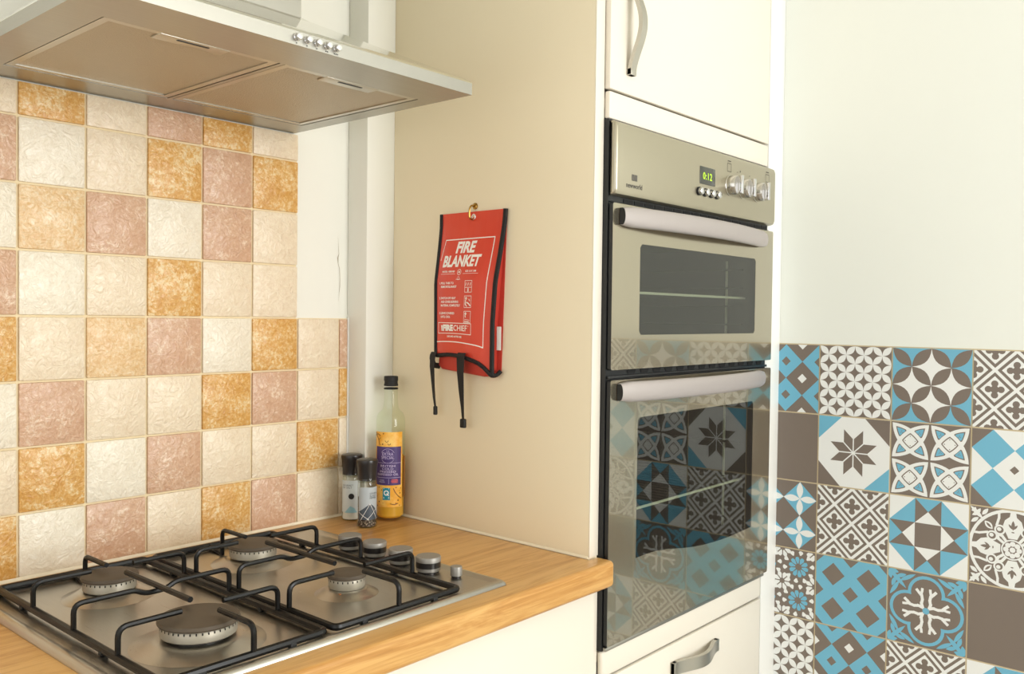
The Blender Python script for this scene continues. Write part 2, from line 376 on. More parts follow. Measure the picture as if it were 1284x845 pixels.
# ------------------------------------------------------------------ patterned tiles on the right wall
def clip(poly, u0, u1, v0, v1):
    def cut(P, ax, val, keep_hi):
        out = []
        for i in range(len(P)):
            a, b = P[i], P[(i+1) % len(P)]; ia = (a[ax] >= val) == keep_hi or a[ax] == val; ib = (b[ax] >= val) == keep_hi or b[ax] == val
            if ia: out.append(a)
            if ia != ib:
                t = (val-a[ax])/(b[ax]-a[ax]); out.append((a[0]+t*(b[0]-a[0]), a[1]+t*(b[1]-a[1])))
        return out
    for ax, val, hi in ((0, u0, True), (0, u1, False), (1, v0, True), (1, v1, False)):
        if len(poly) < 3: return []
        poly = cut(poly, ax, val, hi)
    return poly if len(poly) >= 3 else []
g_, b_, w_, = 0, 1, 2
def dia(cx, cy, h): return [(cx, cy-h), (cx+h, cy), (cx, cy+h), (cx-h, cy)]
def lens(ax, ay, bx, by, wd, n=7):
    d = Vector((bx-ax, by-ay)); q = Vector((-d.y, d.x)).normalized(); A = Vector((ax, ay)); out = []
    for k in range(n+1): t = k/n; p = A+d*t+q*wd*math.sin(PI*t)**.9*.5; out.append((p.x, p.y))
    for k in range(1, n): t = 1-k/n; p = A+d*t-q*wd*math.sin(PI*t)**.9*.5; out.append((p.x, p.y))
    return out
def disc(cx, cy, r, n=16): return [(cx+r*math.cos(2*PI*k/n), cy+r*math.sin(2*PI*k/n)) for k in range(n)]
def arc(cx, cy, r, a, b, n=10): return [(cx+r*math.cos(a+(b-a)*k/n), cy+r*math.sin(a+(b-a)*k/n)) for k in range(n+1)]
def mirror4(polys):
    out = []
    for P in polys:
        out += [P, [(1-x, y) for x, y in P], [(x, 1-y) for x, y in P], [(1-x, 1-y) for x, y in P]]
    return out
def rot4(polys):
    out = []
    for P in polys:
        for k in range(4):
            a = k*PI/2; c, s = round(math.cos(a)), round(math.sin(a))
            out.append([(.5+c*(x-.5)-s*(y-.5), .5+s*(x-.5)+c*(y-.5)) for x, y in P])
    return out
def ring(P, Q):  # strip between two equal-length closed outlines
    n = len(P); return [[P[i], P[(i+1) % n], Q[(i+1) % n], Q[i]] for i in range(n)]
def pat_diamond(du, dv):
    base = g_; L1, L2, L3 = [], [], []
    for i in range(-1, 4):
        for j in range(-1, 4):
            cx, cy = .25+.5*i+du, .5*j+dv
            L1.append((dia(cx, cy, .25), b_)); L2.append((dia(cx, cy, .07), g_)); L2.append((dia(cx+.25, cy+.25, .07), w_))
    return base, [L1, L2]
def pat_petal(n, col, base, extra=None):
    h = .5/n; out = []
    for i in range(n):
        for j in range(n):
            cx, cy = (i+.5)/n, (j+.5)/n
            for sx in (-1, 1):
                for sy in (-1, 1): out.append((lens(cx, cy, cx+sx*h, cy+sy*h, (.50 if n > 2 else .44)*h*1.414), col))
    return base, ([extra] if extra else [])+[out]
def pat_weave():
    L1, L2, L3, L4 = [], [], [], []
    for i in range(-1, 6):
        for j in range(-1, 6):
            if (i+j) % 2 == 0: continue
            cx, cy = .25*i, .25*j
            L1.append((dia(cx, cy, .222), g_)); L2.append((dia(cx, cy, .172), w_))
            for a in range(4):
                dx, dy = math.cos(a*PI/2), math.sin(a*PI/2)
                L3.append((disc(cx+dx*.074, cy+dy*.074, .043, 10), g_)); 
            L3.append((dia(cx, cy, .07), g_))
            # the strand that passes over: a long grey bar crossing the corner of each cell
            for k in (-1, 1):
                ox, oy = cx+.25*0, cy
                L4.append(([(cx+.25-.028*k-.05, cy-.05+.028*k), (cx+.25-.012*k-.05, cy-.05+.012*k), (cx+.25-.012*k+.05, cy+.05+.012*k), (cx+.25-.028*k+.05, cy+.05+.028*k)], g_))
    return w_, [L1, L2, L3]
def pat_plain(): return g_, []
def pat_star():
    L1 = [([(0, 0), (.33, 0), (0, .33)], b_), ([(1, 0), (.66, 0), (1, .36)], g_), ([(1, 1), (.66, 1), (1, .67)], b_), ([(0, 1), (.32, 1), (0, .66)], g_)]
    L2 = []
    for k in range(8):
        a, b = k*PI/4, (k+1)*PI/4; r = .195; m_ = (a+b)/2; o = (.5+.022*math.cos(m_), .5+.022*math.sin(m_)); rr = r-.016
        A = (o[0]+rr*math.cos(a), o[1]+rr*math.sin(a)); B = (o[0]+rr*math.cos(b), o[1]+rr*math.sin(b))
        L2.append(([o, A, (A[0]+B[0]-o[0], A[1]+B[1]-o[1]), B], g_))
    return w_, [L1, L2]
def pat_celtic():
    L1, L2, L3, L4 = [], [], [], []; H = .25; RO, RI = .487, .443
    def reach(th, R, kind):   # distance from the cell centre to the edge of a vesica along one diagonal
        best = 9
        for c in (((H, -H), (-H, H)) if kind == 'A' else ((H, H), (-H, -H))):
            d = math.cos(th)*c[0]+math.sin(th)*c[1]; q = d*d-(2*H*H-R*R); best = min(best, d+math.sqrt(q))
        return best
    T = [2*PI*k/48 for k in range(48)]
    for i in range(2):
        for j in range(2):
            cx, cy = .25+.5*i, .25+.5*j
            P = lambda r, th: (cx+r*math.cos(th), cy+r*math.sin(th))
            for kd in 'AB': L1.append(([P(reach(t_, RO, kd), t_) for t_ in T], w_))
            for kd, other, base in (('A', 'B', PI/4), ('A', 'B', PI*1.25), ('B', 'A', -PI/4), ('B', 'A', PI*.75)):
                ths = [base-.42+.84*k/14 for k in range(15)]; ok = [t_ for t_ in ths if reach(t_, RI, kd) > reach(t_, RO, other)+.004]
                poly = [P(reach(t_, RI, kd), t_) for t_ in ok]+[P(reach(t_, RO, other), t_) for t_ in ok[::-1]]
                mx_ = sum(p[0] for p in poly)/len(poly); my_ = sum(p[1] for p in poly)/len(poly)
                L2.append((poly, g_)); L3.append(([(mx_+(x-mx_)*.76, my_+(y-my_)*.76) for x, y in poly], b_))
                for dq in ((0, 0), (.014, .010), (-.012, .012), (.004, -.016)): L4.append((disc(mx_+dq[0], my_+dq[1], .0055, 6), g_))
            core = lambda f: [P(min(reach(t_, RI, 'A'), reach(t_, RI, 'B'))*f, t_) for t_ in T]
            L2.append((core(.93), g_)); L3.append((core(.77), w_))
            for a in range(4): L4.append((disc(*P(.066, a*PI/2+0*PI/4), .0075, 6), g_))
    return g_, [L1, L2, L3, L4]
def pat_squares():
    L1 = [(dia(x, y, .25), b_) for x in (.25, .75) for y in (.25, .75)]
    L1 += [([(0, 0), (.25, 0), (0, .25)], g_), ([(1, 0), (.75, 0), (1, .25)], g_), ([(0, 1), (.25, 1), (0, .75)], g_), ([(1, 1), (.75, 1), (1, .75)], g_)]
    return w_, [L1, [(dia(.5, .5, .055), g_)]]
def pat_flower():
    L1, L2 = [], []
    for x in (.25, .75):
        for y in (.25, .75):
            L1.append((dia(x, y, .25), b_))
            for a in range(4): L2.append((lens(x, y, x+.25*round(math.cos(a*PI/2)), y+.25*round(math.sin(a*PI/2)), .10), w_))
    return g_, [L1, L2]
def pat_octagon():
    t = 1/3
    L1 = [([(t, 0), (1-t, 0), (1, t), (1, 1-t), (1-t, 1), (t, 1), (0, 1-t), (0, t)], b_)]
    L2 = [([(t, t), (1-t, t), (1-t, 1-t), (t, 1-t)], g_)]
    q = rot4([[(t, t), (1-t, t), (.5, .17)]]); L2 += [(P, w_) for P in q]
    L2 += [(P, g_) for P in rot4([[(t, 0), (t, t), (.5, .17)], [(1-t, 0), (1-t, t), (.5, .17)]])]
    return w_, [L1, L2]
def spiral(cx, cy, r0, r1, a0, a1, n=14): return [(cx+(r0+(r1-r0)*k/n)*math.cos(a0+(a1-a0)*k/n), cy+(r0+(r1-r0)*k/n)*math.sin(a0+(a1-a0)*k/n)) for k in range(n+1)]
def pat_medallion():
    A1, A2, A3, A4, A5, A6 = [], [], [], [], [], []
    A1.append((disc(.5, .5, .515, 48), w_)); A2.append((disc(.5, .5, .475, 48), g_))
    lf = [lens(.0, .0, .15, .15, .055), lens(.02, .12, .11, .07, .045), lens(.12, .02, .07, .11, .045), lens(.01, .21, .10, .14, .05), lens(.21, .01, .14, .10, .05), lens(.01, .06, .06, .05, .03), lens(.06, .01, .05, .06, .03)]
    A1 += [(P, w_) for P in rot4(lf)]
    for k in range(4):
        a = k*PI/2; c, sn = math.cos(a), math.sin(a); F = lambda r, t: (.5+c*r-sn*t, .5+sn*r+c*t)
        # lobe on the axis, white with a grey fleur-de-lis
        A3.append(([F(.14, -.05), F(.22, -.085), F(.30, -.115), F(.37, -.095), F(.42, -.04), F(.50, -.028), F(.50, .028), F(.42, .04), F(.37, .095), F(.30, .115), F(.22, .085), F(.14, .05)], w_))
        A4 += [(lens(*F(.25, 0), *F(.375, 0), .040), g_), (lens(*F(.26, 0), *F(.325, .052), .026), g_), (lens(*F(.26, 0), *F(.325, -.052), .026), g_), (lens(*F(.225, -.02), *F(.225, .02), .016), g_)]
        # pair of scrolls and a pointed leaf on the diagonal
        d = a+PI/4; c2, s2 = math.cos(d), math.sin(d); D = lambda r, t: (.5+c2*r-s2*t, .5+s2*r+c2*t)
        for sg in (-1, 1):
            q = D(.275, sg*.062); A3.append((disc(q[0], q[1], .066, 16), w_)); A4.append((disc(q[0], q[1], .044, 14), g_)); A5.append((disc(q[0]+.010*c2, q[1]+.010*s2, .026, 10), w_))
            A3 += [(P, w_) for P in stroke([D(.34, sg*.075), D(.39, sg*.16), D(.43, sg*.20)], .030)]+[(P, w_) for P in stroke([D(.13, sg*.02), D(.20, sg*.03), D(.24, sg*.01)], .034)]
        A3 += [(lens(*D(.33, 0), *D(.465, 0), .075), w_)]; A4 += [(lens(*D(.35, 0), *D(.44, 0), .028), g_)]
    A5 += [(disc(.5, .5, .132, 28), w_)]; A6 += [(disc(.5, .5, .115, 28), g_)]
    A7 = [(disc(.5+.076*math.cos(k*PI/4), .5+.076*math.sin(k*PI/4), .033, 10), w_) for k in range(8)]
    return g_, [A1, A2, A3, A4, A5, A6, A7, [(disc(.5, .5, .044, 12), g_)], [(disc(.5, .5, .034, 12), w_)]]
def petals(cx, cy, n, r0, r1, wd, col, ph=0.):
    out = []
    for k in range(n):
        a = 2*PI*k/n+ph; c, s = math.cos(a), math.sin(a)
        P = [(r0, -wd*.12), (r0+(r1-r0)*.62, -wd*.5), (r1*.97, -wd*.34), (r1, 0), (r1*.97, wd*.34), (r0+(r1-r0)*.62, wd*.5), (r0, wd*.12)]
        out.append(([(cx+c*x-s*y, cy+s*x+c*y) for x, y in P], col))
    return out
def pat_rosette():
    L1, L2 = [], []
    for c in ((.5, .5), (0, 0), (1, 0), (0, 1), (1, 1), (.5, 0), (.5, 1), (0, .5), (1, .5)): L1 += petals(c[0], c[1], 8, .040, .135, .066, w_, .39)
    for x in (.25, .75):
        for y in (.25, .75):
            L1 += petals(x, y, 10, .050, .150, .064, b_, .16)
            L2 += petals(x, y, 10, .175, .245, .070, w_, .16+PI/10)
    return g_, [L2, L1]
def pat_lattice():
    L1 = [(dia(x, y, .165), g_) for x in (.25, .75) for y in (.25, .75)]
    L1 += [(dia(x, y, .112), g_) for x, y in ((.5, .5), (.5, 0), (0, .5), (1, .5), (.5, 1), (0, 0), (1, 0), (0, 1), (1, 1))]
    return b_, [L1]
def pat_quatrefoil():
    def foil(s):
        out = []
        for k in range(4):
            a = k*PI/2; cx, cy = .5+.235*math.cos(a), .5+.235*math.sin(a)
            out += arc(cx, cy, .225*s+.0, a-PI*.62, a+PI*.62, 14)
        return out
    def sc(P, s): return [(.5+(x-.5)*s, .5+(y-.5)*s) for x, y in P]
    L1 = [(disc(.5+.235*math.cos(k*PI/2), .5+.235*math.sin(k*PI/2), .238, 28), b_) for k in range(4)]+[(dia(.5, .5, .3), b_)]
    L2 = [(disc(.5+.235*math.cos(k*PI/2), .5+.235*math.sin(k*PI/2), .196, 28), g_) for k in range(4)]+[(dia(.5, .5, .27), g_)]
    S = []
    for k in range(4):
        for sgn in (-1, 1):
            a = k*PI/2; f_ = lambda r, t: (.5+r*math.cos(a+sgn*t), .5+r*math.sin(a+sgn*t))
            S += stroke([f_(.06, .75), f_(.11, .55), f_(.16, .30), f_(.215, .27), f_(.25, .36), f_(.30, .42)], .038)
            S += stroke([f_(.225, .29), f_(.27, .20), f_(.30, .17)], .034)
            S.append([f_(.05, .72), f_(.10, .80), f_(.14, .62), f_(.10, .45)])
            S.append([f_(.20, .24), f_(.25, .18), f_(.262, .40), f_(.215, .40)])
    L3 = [(P, w_) for P in S]
    lf = [lens(.0, .0, .24, .24, .06), lens(.01, .01, .14, .04, .06), lens(.01, .01, .04, .14, .06), lens(.10, .10, .24, .05, .055), lens(.10, .10, .05, .24, .055), lens(.15, .15, .36, .025, .055), lens(.15, .15, .025, .36, .055), lens(.20, .11, .25, .12, .03), lens(.11, .20, .12, .25, .03), [(.01, .01), (.08, .0), (.06, .06), (.0, .08)]]
    L0 = [(P, b_) for P in rot4(lf)]
    L4 = [(disc(.5, .5, .045, 8), b_)]
    return g_, [L0+L1, L2, L3, L4]
PAT = {'D': lambda: pat_diamond(0, 0), 'd': lambda: pat_diamond(.25, .25), 'p': lambda: pat_petal(4, w_, g_),
       'B': lambda: pat_petal(2, g_, b_, [(dia(x, y, .25), w_) for x, y in ((.5, .25), (.25, .5), (.75, .5), (.5, .75))]),
       'v': pat_weave, 'n': pat_plain, 's': pat_star, 'c': pat_celtic, 'q': pat_squares, 'f': pat_flower, 'o': pat_octagon,
       'm': pat_medallion, 'r': pat_rosette, 'l': pat_lattice, 'Q': pat_quatrefoil}
LAYOUT = ['dpBvs', 'nscqp', 'fvomD', 'rlQnv', 'pDvoB', 'scnpQ', 'vqBrl']
HT = TS-.0030
pcache = {}
def pat_tile(r, c, code, parent):
    u0 = 0.
    if c == 0: u0 = .385
    key = (code, u0)
    ox, oz = TY0-TS*c, TZ0-TS*r      # left/top corner on the wall (y decreases to the right)
    if key not in pcache:
        base, layers = PAT[code](); t = Mesh()
        def F(u, v, h): return (-h, -(.0015+u*HT), -(.0015+v*HT))
        c0 = [F(u0, 0, .002), F(1, 0, .002), F(1, 1, .002), F(u0, 1, .002)]; c1 = [F(u0, 0, 0), F(1, 0, 0), F(1, 1, 0), F(u0, 1, 0)]
        t.add(c0+c1, [(0, 1, 2, 3)], base); t.add(c0+c1, [(0, 4, 5, 1), (1, 5, 6, 2), (2, 6, 7, 3), (3, 7, 4, 0)], base)
        for i, Ly in enumerate(layers):
            for j, (P, ci) in enumerate(Ly):
                P = clip([(p[0], p[1]) for p in P], u0, 1, 0, 1)
                if P: t.poly([F(u, v, .002+.00004*(i+1)+.0000006*(j % 40)) for u, v in P], ci)
        o = t.obj('tile', [MG, MB_, MW], parent, (XR-.0006, ox, oz)); pcache[key] = o.data
    else: o = link_mesh('tile', pcache[key], parent, (XR-.0006, ox, oz))
    return o
NR = 7
m = Mesh(); m.box(XR-.0017, XR-.0001, TY0-TS*5-.001, TY0-TS*.372, TZ0-TS*NR, TZ0+.001); m.obj('grout', MBE, wall_right)
for r in range(NR):
    for c in range(5): pat_tile(r, c, LAYOUT[r][c], wall_right)
# filler strip between the tall unit and the right wall
m = Mesh(); m.rbox(1.336, XR-.0005, -.573, -.555, 0, 2.449, .0015); struct(m.obj('trim_4', m_white), 'white filler strip between the oven unit and the wall')

# ------------------------------------------------------------------ worktop and base cabinets
m = Mesh()
def rounded_corner(c, r, a0, a1, n=5): return [(c[0]+r*math.cos(a0+(a1-a0)*k/n), c[1]+r*math.sin(a0+(a1-a0)*k/n)) for k in range(n+1)]
pts = [(-1.2, -.0025), (.622, -.0025), (.622, -.0608), (XP-.0008, -.0608), (XP-.0008, YP-.002), (.7175, YP-.002)]
pts += rounded_corner((.7175-.010, -.602+.010), .010, 0, -PI/2)+[(-1.2, -.602)]
m.prism(pts, WT-.044, WT, 'z', bevel=.0075, seg=4)
tag(m.obj('worktop', m_oak), 'long oak worktop with a rounded front edge, holding the hob', 'worktop')
def bow_handle(length, proj, width, thick=.008):
    """bow handle centred at origin along local x, standing out along local -y"""
    h = Mesh(); n = 28; P = []
    for k in range(n+1):
        t = -1+2*k/n; s = max(0, 1-abs(t)**3.2); y = -.010-(proj-.010)*(.5-.5*math.cos(PI*min(1, max(0, (1-abs(t)-.06)/.94))))**.85
        P.append((t*length/2, y))
    for side in range(n):
        (xa, ya), (xb, yb) = P[side], P[side+1]
        wa = width/2; h.add([(xa, ya, -wa), (xb, yb, -wa), (xb, yb, wa), (xa, ya, wa), (xa, ya+thick, -wa), (xb, yb+thick, -wa), (xb, yb+thick, wa), (xa, ya+thick, wa)],
              [(0, 1, 2, 3), (7, 6, 5, 4), (3, 2, 6, 7), (4, 5, 1, 0)]+([(0, 3, 7, 4)] if side == 0 else [])+([(1, 5, 6, 2)] if side == n-1 else []), 0, True)
    for s in (-1, 1): h.rbox(s*length/2-(.012 if s > 0 else 0), s*length/2+(.012 if s < 0 else 0), -.0102, 0, -width/2, width/2, .001)
    return h
def base_unit(x0, x1, label):
    t = thing('base_cabinet', label, 'cabinet', ((x0+x1)/2, -.29, 0), 'base cabinets under the worktop')
    b = Mesh(); b.box(x0, x1, -.555, -.01, .12, WT-.0445); rel(b.obj('body', m_cream, t), t)
    d = Mesh(); d.rbox(x0+.0015, x1-(.0015 if x1 < .69 else -.0003), -.577, -.5565, .14, WT-.047, .003); dd = rel(d.obj('door', m_cream, t), t)
    p = Mesh(); p.box(x0, x1, -.53, -.51, .001, .1195); rel(p.obj('plinth', m_cream, t), t)
    h = bow_handle(.17, .030, .016).obj('handle', m_satin, dd, ((x0+.045)-0, -.577, .62), (0, PI/2, 0)); h.location = (x0+.045, -.577, .62)
base_unit(.0945, .6945, 'cream base cabinet under the hob, next to the tall oven unit')
base_unit(-.5065, .0935, 'cream base cabinet under the worktop, further from the oven unit')

# ------------------------------------------------------------------ tall oven cabinet
t = thing('oven_cabinet', 'tall cream cabinet housing the double oven, beige side panel facing the hob', 'cabinet', (1.02, -.30, 0))
X2 = 1.335
m = Mesh(); m.rbox(XP, .7205, YP, -.0010, 0, 2.449, .0006); sp = rel(m.obj('side_panel', m_panel, t), t)
m = Mesh(); m.rbox(XP+.0004, .7205, YP-.0022, YP, WT+.001, 2.449, .0008); m.rbox(XP+.0004, .7205, YP-.0022, YP, 0, WT-.046, .0008); rel(m.obj('edge_strip', m_cream, t), t)
m = Mesh(); m.box(X2-.018, X2-.0002, YP, -.01, .001, 2.449); rel(m.obj('side_board', m_cream, t), t)
m = Mesh(); m.box(.7206, X2-.0185, -.03, -.01, .1, 2.44); rel(m.obj('back_board', m_cream, t), t)
for z0, z1 in ((.725, .743), (1.672, 1.69), (2.42, 2.438), (.10, .118)):
    m = Mesh(); m.box(.7206, X2-.0185, YP, -.031, z0, z1); rel(m.obj('shelf_board', m_cream, t), t)
m = Mesh(); m.rbox(.7215, 1.3325, YD, YP-.0003, 1.7045, 2.40, .0025); d = rel(m.obj('door', m_cream, t), t)
h = bow_handle(.172, .032, .016).obj('handle', m_satin, d, (.777, YD, 1.822), (0, PI/2, 0))
m = Mesh(); m.rbox(.7215, 1.3325, YD+.0005, YP-.0003, 1.6545, 1.7015, .004); rel(m.obj('rail', m_cream, t), t)
m = Mesh(); m.rbox(.7215, 1.3325, YD, YP-.0003, .698, .7455, .007, 4); rel(m.obj('rail', m_cream, t), t)
for z0, z1 in ((.405, .695), (.125, .402)):
    m = Mesh(); m.rbox(.7215, 1.3325, YD, YP-.0003, z0, z1, .0025); d = rel(m.obj('drawer', m_cream, t), t)
    bow_handle(.176, .030, .024).obj('handle', m_satin, d, (1.035, YD, z1-.044))
m = Mesh(); m.box(.7206, X2-.0185, -.53, -.51, .001, .0995); rel(m.obj('plinth', m_cream, t), t)

# ------------------------------------------------------------------ double oven
t = thing('double_oven', 'built-in stainless steel double oven with two windowed doors', 'oven', (1.03, -.4, .744))
OX0, OX1 = .7235, 1.346
# chassis: open cavities for the two windows
m = Mesh(); ch0, ch1, cz0, cz1 = .7212, 1.3355, .7465, 1.6535
def frame_prism(mm, x0, x1, z0, z1, holes, y0, y1):
    zs = sorted({z0, z1, *[h[2] for h in holes], *[h[3] for h in holes]})
    for a, b in zip(zs, zs[1:]):
        hs = [h for h in holes if h[2] <= a and h[3] >= b]
        xs = [x0]
        for h in sorted(hs): xs += [h[0], h[1]]
        xs.append(x1)
        for i in range(0, len(xs), 2): mm.box(xs[i], xs[i+1], y0, y1, a, b)
cavs = [(.790, 1.275, 1.262, 1.468), (.790, 1.275, .835, 1.165)]
frame_prism(m, ch0, ch1, cz0, cz1, cavs, -.5725, -.5615)
frame_prism(m, .7225, 1.312, .7475, 1.652, [(.765, 1.30, 1.255, 1.478), (.765, 1.30, .825, 1.18)], -.5614, -.12)
rel(m.obj('chassis', m_chassis, t), t)
for (x0, x1, z0, z1) in ((.766, 1.299, 1.256, 1.477), (.766, 1.299, .826, 1.179)):
    m = Mesh(); e = .004
    m.box(x0, x1, -.135, -.131, z0, z1); m.box(x0, x0+e, -.561, -.136, z0, z1); m.box(x1-e, x1, -.561, -.136, z0, z1); m.box(x0, x1, -.561, -.136, z0, z0+e); m.box(x0, x1, -.561, -.136, z1-e, z1)
    cv = rel(m.obj('cavity', m_cavity, t), t)
    m = Mesh(); zz = z0+(.108 if z1 > 1.3 else .14)
    m.tube([(x0+.012, -.545, zz), (x1-.012, -.545, zz)], .0026, 6); m.tube([(x0+.012, -.15, zz), (x1-.012, -.15, zz)], .0024, 6, 1)
    for k in range(22): xx = x0+.02+k*(x1-x0-.04)/21; m.tube([(xx, -.545, zz+.002), (xx, -.15, zz+.002)], .0014, 5, 1)
    m.obj('wire_shelf', [m_wire_lit, m_wire_shade], cv)
    m = Mesh()
    for yy in (-.50, -.18):
        m.tube([(x1-.009, yy, z0+.03), (x1-.009, yy, z1-.03)], .003, 6)
    for q in range(4): zq = z0+.05+q*(z1-z0-.1)/3; m.tube([(x1-.012, -.54, zq), (x1-.012, -.15, zq)], .0022, 6, 1)
    m.obj('shelf_rails', [m_wire_lit, m_wire_shade], cv)
# doors
def oven_door(z0, z1, wz0, wz1, wavy, hz):
    m = Mesh(); wx0, wx1 = .809, 1.262; y0, y1 = -.5745, YO
    if wavy: bot = [(.809, .892), (.84, .8925), (.875, .8918), (.92, .887), (.965, .8795), (1.01, .8735), (1.06, .869), (1.11, .8668), (1.16, .8662), (1.21, .8672), (1.262, .8695)]
    else: bot = [(wx0+.006, wz0), (wx0+.2, wz0), (wx1-.006, wz0)]
    hole = ([(wx0, wz0+.006)] if not wavy else [])+bot+([(wx1, wz0+.006)] if not wavy else [])+[(wx1, wz1-.006), (wx1-.006, wz1), (wx0+.006, wz1), (wx0, wz1-.006)]
    outer = rounded_corner((OX0+.004, z0+.004), .004, -PI, -PI/2, 3)+rounded_corner((OX1-.004, z0+.004), .004, -PI/2, 0, 3)+rounded_corner((OX1-.004, z1-.004), .004, 0, PI/2, 3)+rounded_corner((OX0+.004, z1-.004), .004, PI/2, PI, 3)
    bm = bmesh.new(); fo = [bm.verts.new((x, y1, z)) for x, z in outer]; fh = [bm.verts.new((x, y1, z)) for x, z in hole]
    eds = [bm.edges.new((fo[i], fo[(i+1) % len(fo)])) for i in range(len(fo))]+[bm.edges.new((fh[i], fh[(i+1) % len(fh)])) for i in range(len(fh))]
    bmesh.ops.triangle_fill(bm, edges=eds, use_beauty=True); front = bm.faces[:]
    for f in front:
        if f.normal.y > 0: f.normal_flip()
    bo = [bm.verts.new((v.co.x, y0, v.co.z)) for v in fo]; bh = [bm.verts.new((v.co.x, y0, v.co.z)) for v in fh]
    side = []
    for i in range(len(fo)): j = (i+1) % len(fo); side.append(bm.faces.new((fo[j], fo[i], bo[i], bo[j])))
    for i in range(len(fh)): j = (i+1) % len(fh); side.append(bm.faces.new((fh[i], fh[j], bh[j], bh[i])))
    bm.verts.index_update(); off = len(m.v); m.v += [tuple(v.co) for v in bm.verts]
    for f in bm.faces: m.f.append([v.index+off for v in f.verts]); m.mi.append(1 if f in side else 0); m.sm.append(False)
    bm.free()
    d = rel(m.obj('oven_door', [m_oven, m_chassis], t), t)
    m = Mesh(); m.prism(hole, YO+.0003, YO+.004, 'y'); m.obj('window', m_pane, d)
    # bowed handle
    hm = Mesh(); n = 24; x0, x1 = .742, 1.294; hh = .0175; prev = None; rows = []
    for k in range(n+1):
        s = k/n; x = x0+(x1-x0)*s; bow = 4*s*(1-s); y = YO-.0072-.027*bow; e = min(s, 1-s)*(x1-x0); sh = hh*math.sqrt(max(0, 1-max(0, 1-e/.008)**2))*.18+hh*.82
        sec = []
        for q in range(9):
            a = -PI/2+PI*q/8; sec.append((x, y-.006*math.cos(a), hz+sh*math.sin(a)))
        sec += [(x, y+.0062, hz+sh), (x, y+.0062, hz-sh)]
        rows.append(sec)
    ns = len(rows[0])
    for k in range(n): hm.add(rows[k]+rows[k+1], [(i, (i+1) % ns, ns+(i+1) % ns, ns+i) for i in range(ns)], 0, True)
    hm.add(rows[0], [list(range(ns))[::-1]], 1); hm.add(rows[-1], [list(range(ns))], 1)
    hm.obj('handle', [m_handle_pl, m_chassis], d, fixn=True)
    for xx in (x0+.035, x1-.055):
        hm = Mesh(); hm.box(xx, xx+.02, YO-.008, YO, hz-.010, hz+.010); hm.obj('handle_mount', m_chassis, d)
    return d
oven_door(1.2285, 1.5125, 1.288, 1.448, False, 1.4905)
oven_door(.7545, 1.2110, .87, 1.142, True, 1.1905)
# control panel
m = Mesh(); pr = [(1.5255, YP-.012), (1.5255, -.578), (1.528, -.584), (1.535, -.587), (1.64, -.587), (1.648, -.584), (1.6515, -.577), (1.6515, YP-.012)]
bm = bmesh.new(); A = [bm.verts.new((OX0, y, z)) for z, y in pr]; B = [bm.verts.new((OX1-.002, y, z)) for z, y in pr]; n = len(pr)
ca = bm.faces.new(A); cb = bm.faces.new(B[::-1])
for i in range(n): bm.faces.new((A[i], B[i], B[(i+1) % n], A[(i+1) % n]))
bmesh.ops.recalc_face_normals(bm, faces=bm.faces[:])
bmesh.ops.bevel(bm, geom=list(ca.edges)+list(cb.edges), offset=.005, segments=4, profile=.5, affect='EDGES')
m.frombm(bm, 0, True); cp = rel(m.obj('control_panel', m_oven_cp, t), t)
YC = -.587
m = Mesh(); m.rbox(1.006, 1.066, YC-.0012, YC+.001, 1.578, 1.612, .003, 3); ds = m.obj('display', m_screen, cp)
m = Mesh(); put_text(m, '0:12', .019, (1.034, 1.5935), lambda x, y: (x, YC-.0015, y), bold=.0003, spacing=1.12); m.obj('digits', m_digit, ds)
for k in range(4):
    m = Mesh(); x = 1.002+k*.0235; m.lathe([(.0085, 0), (.0085, .003)], 16, (x, YC, 1.5625), 1, 'y'); m.lathe([(.0068, .003), (.0068, .009), (.005, .0105), (0, .0108)], 16, (x, YC, 1.5625), 0, 'y')
    m.obj('button', [m_chrome, m_chassis], cp)
for x, rr in ((1.128, .0200), (1.184, .0200), (1.249, .0200)):
    m = Mesh(); z = 1.588
    m.lathe([(rr*1.03, 0), (rr*1.03, .002), (rr, .0025), (rr*.97, .018), (rr*.90, .0200), (0, .0205)], 28, (x, YC, z), 0, 'y')
    k_ = m.obj('knob', m_ovenknob, cp)
    m = Mesh(); m.rbox(x-.0040, x+.0040, YC-.030, YC-.0195, z-rr*.92, z+rr*.92, .0015); m.obj('grip', m_chrome, k_)
m = Mesh(); put_text(m, 'newworld', .0125, (.779, 1.545), lambda x, y: (x, YC-.0004, y), bold=.0002)
for dx in (-.008, .001): m.poly([(.779+dx, YC-.0004, 1.554), (.779+dx+.008, YC-.0004, 1.554), (.779+dx+.008, YC-.0004, 1.565), (.779+dx, YC-.0004, 1.565)])
def squares(mm, x, z, s):
    for P in stroke([(x-s, z-s), (x+s, z-s), (x+s, z+s), (x-s, z+s)], .0012, True): mm.poly([(p[0], YC-.0004, p[1]) for p in P])
m.obj('logo', m_mark, cp); m = Mesh()
squares(m, 1.125, 1.624, .008); squares(m, 1.300, 1.624, .008)
for x in (1.123, 1.298): m.poly([(x-.005, YC-.0004, 1.636), (x+.009, YC-.0004, 1.636), (x+.009, YC-.0004, 1.638), (x-.005, YC-.0004, 1.638)])
for P in (disc(1.173, 1.622, .0022, 8), disc(1.160, 1.619, .0012, 8), disc(1.215, 1.618, .0016, 8)): m.poly([(p[0], YC-.0004, p[1]) for p in P])
m.obj('panel_marks', m_mark, cp)['kind'] = 'stuff'
